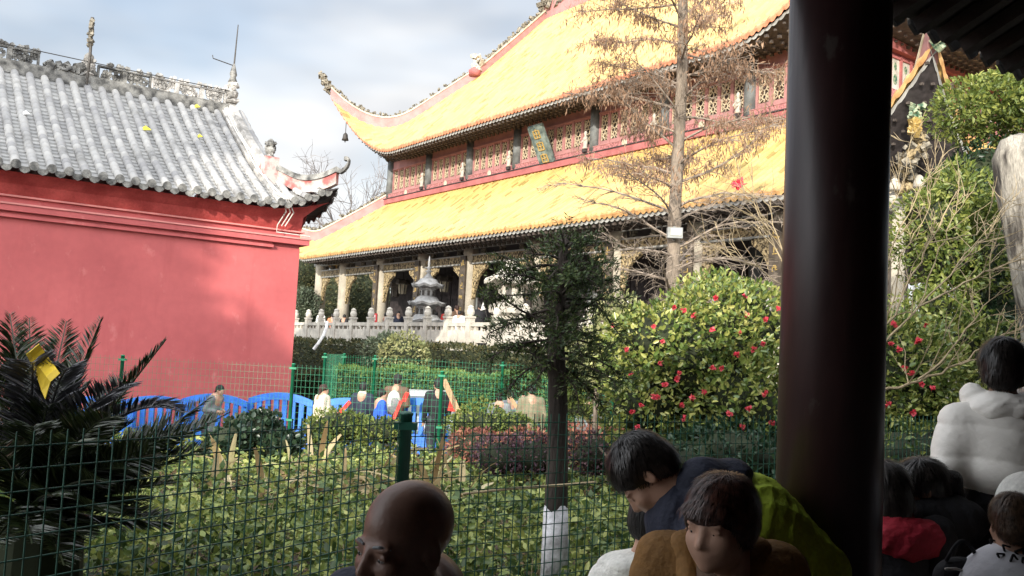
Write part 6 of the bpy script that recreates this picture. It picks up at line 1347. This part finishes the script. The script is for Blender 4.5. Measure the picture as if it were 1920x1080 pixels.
# bending youth in a navy and lime jacket
lo_ = np.array([at(1400, 1000, 3.0)[0], 3.0, 0]); o = near(lo_, 'black haired youth in a navy and lime green jacket bending down to a child'); q = lambda x, y, d: at(x, y, d)-lo_
hc = q(1212, 893, 3.02); F = (hc, rot(-100, 62, 0), .98); b = head_field(F, True); nb_, sh0, mid, hipc = q(1262, 935, 3.02), q(1305, 978, 3.02), q(1405, 990, 3.05), q(1478, 1090, 3.12)
b.cone(hc+np.array((.05, .0, -.03)), nb_, .055, .058, .03); b.cone(nb_, sh0, .07, .10, .04); b.cone(sh0, mid, .11, .12, .05); b.cone(mid, hipc, .12, .12, .05); fl0 = -.0
for sy in (-1, 1):
    sh = sh0+np.array((.0, sy*.15, -.04)); el = sh+np.array((-.05, sy*.04-.02, -.26)); wr = el+np.array((-.12, -.04, -.20)); b.cone(sh, el, .045, .04, .03); b.cone(el, wr, .036, .027, .02); hand(b, wr, unit(wr-el), (0, 1, 0)); hp2 = hipc+np.array((.02, sy*.09, -.02)); kn = np.array((hp2[0]-.08, hp2[1], .46)); an = np.array((hp2[0]+.02, hp2[1], .06)); b.cone(hp2, kn, .08, .055, .03); b.cone(kn, an, .05, .036, .02); b.cone(an, an+np.array((-.13, 0, -.03)), .034, .03, .02)
b.mesh('body', SK, o, .007); add_eyes(F, o, EW, EDK)
hf = Fld(); hf.ell((0, .024, .05), (.090, .110, .096), F=F); hf.ell((0, .07, -.01), (.078, .06, .065), .03, F=F); hf.cut((0, -.8, -.6), .045, .015, F=F); hf.w = folds(.006, 70, 8, (1, 1, .4)); strands(hf.mesh('hair', HB, o, .006), F, 4200, HS, .038, 2, (.0, .06, .13))
j = Fld(); j.cone(sh0+np.array((-.02, 0, .005)), q(1362, 982, 3.03), .145, .160, .06); j.ell(q(1325, 922, 3.02), (.09, .15, .07), .05); j.ell(q(1275, 945, 3.02), (.05, .10, .07), .04)
for sy in (-1, 1): sh = sh0+np.array((.0, sy*.15, -.04)); el = sh+np.array((-.05, sy*.04-.02, -.26)); j.cone(sh, sh*.45+el*.55, .085, .078, .04)
j.w = quilt(0, .085, .009, .016, 2, unit(mid-sh0)); jo = j.mesh('jacket', CL['navy'], o, .008)
h = Fld(); h.cone(q(1280, 938, 2.96), q(1315, 898, 2.98), .05, .06, .05); h.cone(q(1315, 898, 2.98), q(1372, 900, 3.02), .06, .064, .05); h.cone(q(1372, 900, 3.02), q(1388, 940, 2.92), .06, .048, .05); h.w = folds(.018, 26, 14); h.mesh('hood', CL['navy'], jo, .008)
g = Fld(); g.cone(q(1395, 985, 3.05), hipc, .178, .200, .08); g.cone(hipc, hipc+np.array((.0, 0, -.12)), .19, .19, .05)
for sy in (-1, 1):
    sh = sh0+np.array((.0, sy*.15, -.04)); el = sh+np.array((-.05, sy*.04-.02, -.26)); wr = el+np.array((-.12, -.04, -.20)); g.cone(sh*.4+el*.6, el, .078, .068, .02); g.cone(el, wr, .066, .05, .02)
g1, g2 = folds(.016, 15, 12), folds(.016, 34, 13, (1, 1, 1)); g.w = lambda P: g1(P)+g2(P); g.mesh('jacket_lower', CL['lime'], jo, .009); t = Fld()
for sy in (-1, 1): hp2 = hipc+np.array((.02, sy*.09, -.02)); kn = np.array((hp2[0]-.08, hp2[1], .46)); an = np.array((hp2[0]+.02, hp2[1], .10)); t.cone(hp2, kn, .11, .08, .03); t.cone(kn, an, .078, .065, .02)
t.mesh('trousers', CL['trousers'], o, .016); f = Fld()
for sy in (-1, 1): f.ell((hipc[0]-.03, hipc[1]+sy*.09, .045), (.13, .05, .045), .01)
f.mesh('shoes', CL['shoe'], o, .014)
# small child in a white coat
lo_ = np.array([at(1205, 1020, 3.25)[0], 3.25, 0]); o = near(lo_, 'small child in a white puffy coat facing the bending youth'); hc = at(1225, 985, 3.25)-lo_; F = (hc, rot(140, 10), .86); b = head_field(F, True); k = .62
Jc = lambda x, y, z: np.array((hc[0]-.03, 0, 0))+np.array((x, y, z))
zt = hc[2]-.16; b.cone(Jc(0, 0, zt), Jc(0, 0, .45), .08, .09, .03); ch = Fld(); AR = []
for sx in (-1, 1):
    sh, el, wr = Jc(sx*.11, 0, zt-.02), Jc(sx*.17, .02, zt-.17), Jc(sx*.10, .14, zt-.22); AR.append((sh, el, wr)); b.cone(sh, el, .03, .028, .02); b.cone(el, wr, .026, .022, .01); hand(b, wr, unit(wr-el), (0, 0, 1), L_=.05); b.cone(Jc(sx*.06, 0, .45), Jc(sx*.065, 0, .05), .055, .035, .03); b.cone(Jc(sx*.065, 0, .04), Jc(sx*.065, .09, .03), .03, .028, .02)
b.mesh('body', SK, o, .010); hf = Fld(); hf.ell((0, .024, .048), (.088, .108, .094), F=F); hf.cut((0, -.8, -.6), .05, .015, F=F); hf.ell((0, .06, -.01), (.074, .055, .06), .03, F=F); hf.mesh('hair', HB, o, .008)
j = Fld(); j.cone(Jc(0, 0, zt-.06), Jc(0, 0, .38), .135, .17, .05); j.cone(Jc(-.08, 0, zt-.03), Jc(.08, 0, zt-.03), .085, .085, .04); j.ell(Jc(-.02, -.07, zt+.015), (.12, .075, .055), .03)
for sh, el, wr in AR: j.cone(sh, el, .068, .062, .03); j.cone(el, wr, .06, .05, .02)
j.w = quilt(.1, .10, .009, .004, 5); j.mesh('coat', CL['offwhite'], o, .010); t = Fld()
for sx in (-1, 1): t.cone(Jc(sx*.06, 0, .45), Jc(sx*.065, 0, .08), .08, .055, .02)
t.mesh('trousers', CL['grey'], o, .014); f = Fld()
for sx in (-1, 1): f.ell(Jc(sx*.065, .04, .035), (.04, .09, .036), .01)
f.mesh('shoes', CL['shoe'], o, .012)
# standing man in a white puffer jacket
p = at(1884, 640, 4.0); lo_ = np.array([p[0], 4.0, 0.]); o = near(lo_, 'black haired man in a white puffer jacket standing with his back to the viewer'); hz_ = p[2]-.125; hc = np.array((-.012, -.01, hz_)); F = (hc, rot(152, 4), 1.0); b = head_field(F, True); b.cone((0, 0, hz_-.2), (0, 0, .95), .11, .12, .03); AR = []
for sx in (-1, 1):
    sh, el, wr = np.array((sx*.20, 0, hz_-.235)), np.array((sx*.268, -.02, hz_-.50)), np.array((sx*.245, .05, hz_-.735)); AR.append((sh, el, wr)); b.cone(sh, el, .045, .038, .02); b.cone(el, wr, .036, .028, .02); hand(b, wr, (0, .35, -1), (sx, 0, 0)); hp2, kn, an = np.array((sx*.09, 0, .90)), np.array((sx*.10, .02, .48)), np.array((sx*.10, -.02, .07)); b.cone(hp2, kn, .08, .055, .03); b.cone(kn, an, .05, .036, .02); b.cone(an, an+np.array((0, .14, -.03)), .034, .03, .02)
b.mesh('body', SK, o, .010); hf = Fld(); hf.ell((0, .022, .045), (.092, .112, .098), F=F); hf.ell((0, .065, -.025), (.078, .058, .06), .03, F=F)
for sx in (-1, 1): hf.ell((sx*.074, -.005, .03), (.018, .045, .05), .02, F=F)
hf.cut((0, -.85, -.5), .055, .015, F=F); hf.w = folds(.006, 70, 18, (1, 1, .4)); strands(hf.mesh('hair', HB, o, .007), F, 4200, HS, .05, 3, (.0, .06, .13))
j = Fld(); zb = 1.02; j.cone((0, 0, zb+.12), (0, 0, 1.26), .190, .172, .06); j.cone((-.13, 0, hz_-.26), (.13, 0, hz_-.26), .095, .095, .07); j.ell((0, 0, 1.22), (.205, .155, .24), .05)
for sh, el, wr in AR: j.cone(sh, el, .080, .076, .05); j.cone(el, wr, .074, .058, .015)
j.cut((0, 0, -1), -zb, .02); q0, q2 = folds(.007, 30, 23, (.8, .8, 1.3)), folds(.004, 75, 22, (1, 1, 1)); j.w = lambda P: -.013*(np.abs(np.sin(math.pi*(P[:, 2]+.018*np.sin(P[:, 0]*9)-zb-.004)/.135))**.38-.7)+q0(P)+q2(P); jo = j.mesh('jacket', M['puffer_white'], o, .0095)
h = Fld(); zc = hz_-.16; h.ell((0, -.055, zc-.01), (.175, .11, .085), .03); h.cone((-.12, .03, zc+.045), (.12, .03, zc+.045), .058, .058, .05); h.ell((0, .02, zc+.10), (.105, .125, .05), .03, -1); hA, hB = folds(.014, 20, 31, (1, 1, 1)), folds(.010, 46, 32, (1, 1, 1)); h.w = lambda P: hA(P)+hB(P); h.mesh('hood', M['puffer_white'], jo, .008)
c = Fld()
for sh, el, wr in AR: c.cone(wr, wr+unit(wr-el)*.03, .05, .048, .01)
c.mesh('cuff', CL['black'], jo, .01); t = Fld(); t.ell((0, 0, 1.0), (.17, .13, .12), .03)
for sx in (-1, 1): t.cone((sx*.09, 0, .92), (sx*.10, .02, .48), .11, .085, .03); t.cone((sx*.10, .02, .48), (sx*.10, -.02, .10), .082, .07, .02)
t.w = folds(.008, 18, 33); t.mesh('trousers', CL['black'], o, .014); f = Fld()
for sx in (-1, 1): f.ell((sx*.10, .05, .045), (.05, .14, .045), .01)
f.mesh('shoes', CL['shoe'], o, .014)
# group on the bench right of the pillar, seen from behind
def back_seated(hpx, d, k, yaw, lb, jm, hair_m, build, puff=False, pitch=8, lo_off=.0, roll=0):
    hp_ = at(*hpx, d); lo_ = np.array([hp_[0], hp_[1], 0]); o = near(lo_, lb); hc = hp_-lo_; F = (hc, rot(yaw, pitch, roll), k); b = head_field(F, True); T, A = seated_body(b, hc+rot(yaw)@np.array((0, -.02, .07)), yaw, k); b.mesh('body', SK, o, .011); jo = seated_clothes(o, T, A, jm, CL['trousers'], k, .011, quilt(0, .1, .012, .005, 7) if puff else None)
    hf = Fld(); hf.ell((0, .024, .046), (.090, .110, .096), F=F); hf.ell((0, .065, -.02), (.078, .06, .065), .03, F=F); hf.cut((0, -.85, -.5), .055, .015, F=F); build(o, jo, hf, F, T); hf.w = folds(.005, 70, 40, (1, 1, .4)); strands(hf.mesh('hair', hair_m, o, .007), F, 4200, HS, .06, 4); return o
def b_red(o, jo, hf, F, T):
    hf.cone((0, .07, -.02), (0, .09, -.12), .07, .05, .03, F=F); h = Fld(); h.cone(T(-.10, .02, -.20), T(.12, .02, -.205), .085, .09, .05); h.ell(T(-.02, .12, -.22), (.17, .11, .10), .05); h.cone(T(.16, .08, -.26), T(.22, .06, -.40), .07, .06, .04); h.ell(T(-.02, .05, -.12), (.10, .09, .06), .05, -1); h.cone(T(-.16, .10, -.26), T(-.20, .02, -.44), .07, .06, .05); h1, h2 = folds(.022, 22, 41, (1, 1, 1)), folds(.016, 48, 42, (1, 1, 1)); h.w = lambda P: h1(P)+h2(P); h.mesh('red_hood', CL['darkred'], jo, .009)
back_seated((1650, 928), 3.75, 1.0, 195, 'person in a black jacket with a dark red hood sitting beside the pillar', CL['black'], HB, b_red)
def b_girl(o, jo, hf, F, T):
    h = Fld(); h.ell(T(.02, .13, -.20), (.17, .12, .11), .04); h.cone(T(-.1, .04, -.20), T(.1, .04, -.20), .075, .075, .05); h.w = quilt(0, .07, .008, .006, 43, (1, 0, .3)); h.mesh('hood', CL['black'], jo, .009)
    pt = Fld(); a = F[0]+F[1]@np.array((0, .105, .045)); c = a+np.array((.045, .0, -.02)); pt.cone(a, c, .022, .034, .02); pt.cone(c, c+np.array((.03, .0, -.075)), .034, .02, .02); pt.cone(c+np.array((.03, 0, -.075)), c+np.array((.032, 0, -.12)), .02, .008, .02); pt.w = folds(.004, 80, 44, (1, 1, .3)); pm = pt.mesh('ponytail', HB, o, .006)
    tm = MB(); ring = [a+unit(c-a)*.008+F[1]@np.array((math.cos(t)*.026, 0, math.sin(t)*.026)) for t in np.linspace(0, 6.283, 13)]; tm.tube(ring, .009, 6, False); tm.build('hair_tie', mat('tie_blue', (.01, .20, .42), .5, .1, 9), pm, True)
back_seated((1722, 918), 3.85, .93, 262, 'girl with a blue tied ponytail in a black hooded puffer jacket', CL['black'], HB, b_girl, True, 14)
# toddler in a cream hood and a white wrap with dark triangles
M['wrap'] = mat('wrap_white', (.62, .62, .66), .8, .08, 8, bump=.2, bscale=40)
hp_ = at(1897, 985, 3.3); lo_ = np.array([hp_[0], hp_[1], 0]); o = near(lo_, 'brown haired toddler in a white wrap patterned with dark triangles'); hc = hp_-lo_; F = (hc, rot(170, 8), .84); b = head_field(F, True); b.cone(hc+[0, 0, -.14], hc+[0, 0, -.42], .08, .09, .03)
for sx in (-1, 1): wr = hc+[sx*.11, .12, -.30]; b.cone(hc+[sx*.10, 0, -.17], hc+[sx*.15, .02, -.28], .03, .026, .02); b.cone(hc+[sx*.15, .02, -.28], wr, .026, .022, .02); hand(b, wr, (-.3*sx, 1, 0), (0, 0, 1), L_=.045); b.cone(hc+[sx*.06, 0, -.42], hc+[sx*.08, .16, -.44], .05, .04, .02); b.cone(hc+[sx*.08, .16, -.44], hc+[sx*.08, .18, -.6], .038, .03, .02)
b.mesh('body', SK, o, .010); hf = Fld(); hf.ell((0, .022, .045), (.087, .106, .093), F=F); hf.ell((0, .06, -.02), (.074, .056, .055), .03, F=F); hf.cut((0, -.85, -.5), .055, .015, F=F); hf.w = folds(.003, 80, 50); strands(hf.mesh('hair', HBR, o, .006), F, 3600, HSB, .03, 5, (.0, .05, .13))
w = Fld(); w.ell(hc+[.02, -.01, -.20], (.21, .15, .085), .04); w.cone(hc+[0, 0, -.22], hc+[.02, 0, -.5], .16, .17, .05); w.w = folds(.008, 20, 51); wm = w.mesh('wrap', M['wrap'], o, .009)
for (x, y, s, a) in ((1862, 1018, 10, .3), (1888, 1030, 12, 2.4), (1912, 1036, 11, .9), (1900, 1048, 9, 1.7), (1846, 1012, 7, 1.), (1928, 1022, 10, .2), (1875, 1042, 8, .5), (1920, 1052, 8, 2.)):
    d = ray(x, y); hit = None
    for qd in np.linspace(2.8, 3.5, 351):
        P_ = CAM+d*qd/d[1]
        if w((P_-lo_)[None])[0] < .001: hit = P_-lo_; break
    if hit is None: continue
    tri = MB()
    for k in range(3):
        a0, a1 = a+k*2.094, a+(k+1)*2.094; r = s*3.2/1730; e = np.array((0, -.004, 0)); tri.bar(hit+e+np.array((math.cos(a0)*r, 0, math.sin(a0)*r)), hit+e+np.array((math.cos(a1)*r, 0, math.sin(a1)*r)), .006, .006)
    tri.build('triangle_print', CL['black'], wm)
# cream hooded person behind the toddler
hp_ = at(1925, 958, 3.55); lo_ = np.array([hp_[0], hp_[1], 0]); o = near(lo_, 'person in a cream hooded coat at the right edge behind the toddler'); hc = hp_-lo_; F = (hc, rot(185, 20), .95); b = head_field(F, True); T, A = seated_body(b, hc, 185, .95); b.mesh('body', SK, o, .012); jo = seated_clothes(o, T, A, CL['cream'], CL['trousers'], .95, .013)
h = Fld(); h.ell((0, .02, .035), (.112, .13, .118), F=F); h.ell((0, .05, -.08), (.11, .10, .09), .04, F=F); h.ell((0, -.13, -.02), (.075, .07, .10), .02, -1, F=F); h.w = folds(.006, 26, 61); h.mesh('hood', CL['offwhite'], jo, .009)
# dark bag with a pale trim between the seated people
bp = at(1800, 1068, 3.35); bg = empty('handbag', bp, 0, 'dark grey handbag with a pale piped edge between the seated people', 'bag'); s = Fld(); s.ell((0, 0, -.03), (.095, .06, .075), .02); s.mesh('body', CL['black'], bg, .008)
m = MB(); m.tube([(-.08+.02*k, -.055-.004*math.sin(k), .01+.035*math.sin(k*.45)-.012*k) for k in range(9)], .005, 6); m.build('piping', CL['pale'], bg, True)
m = MB(); m.tube([(-.06+.012*k, -.02, .03+.075*math.sin(math.pi*k/10)) for k in range(11)], .007, 6); m.build('handle', CL['black'], bg, True)
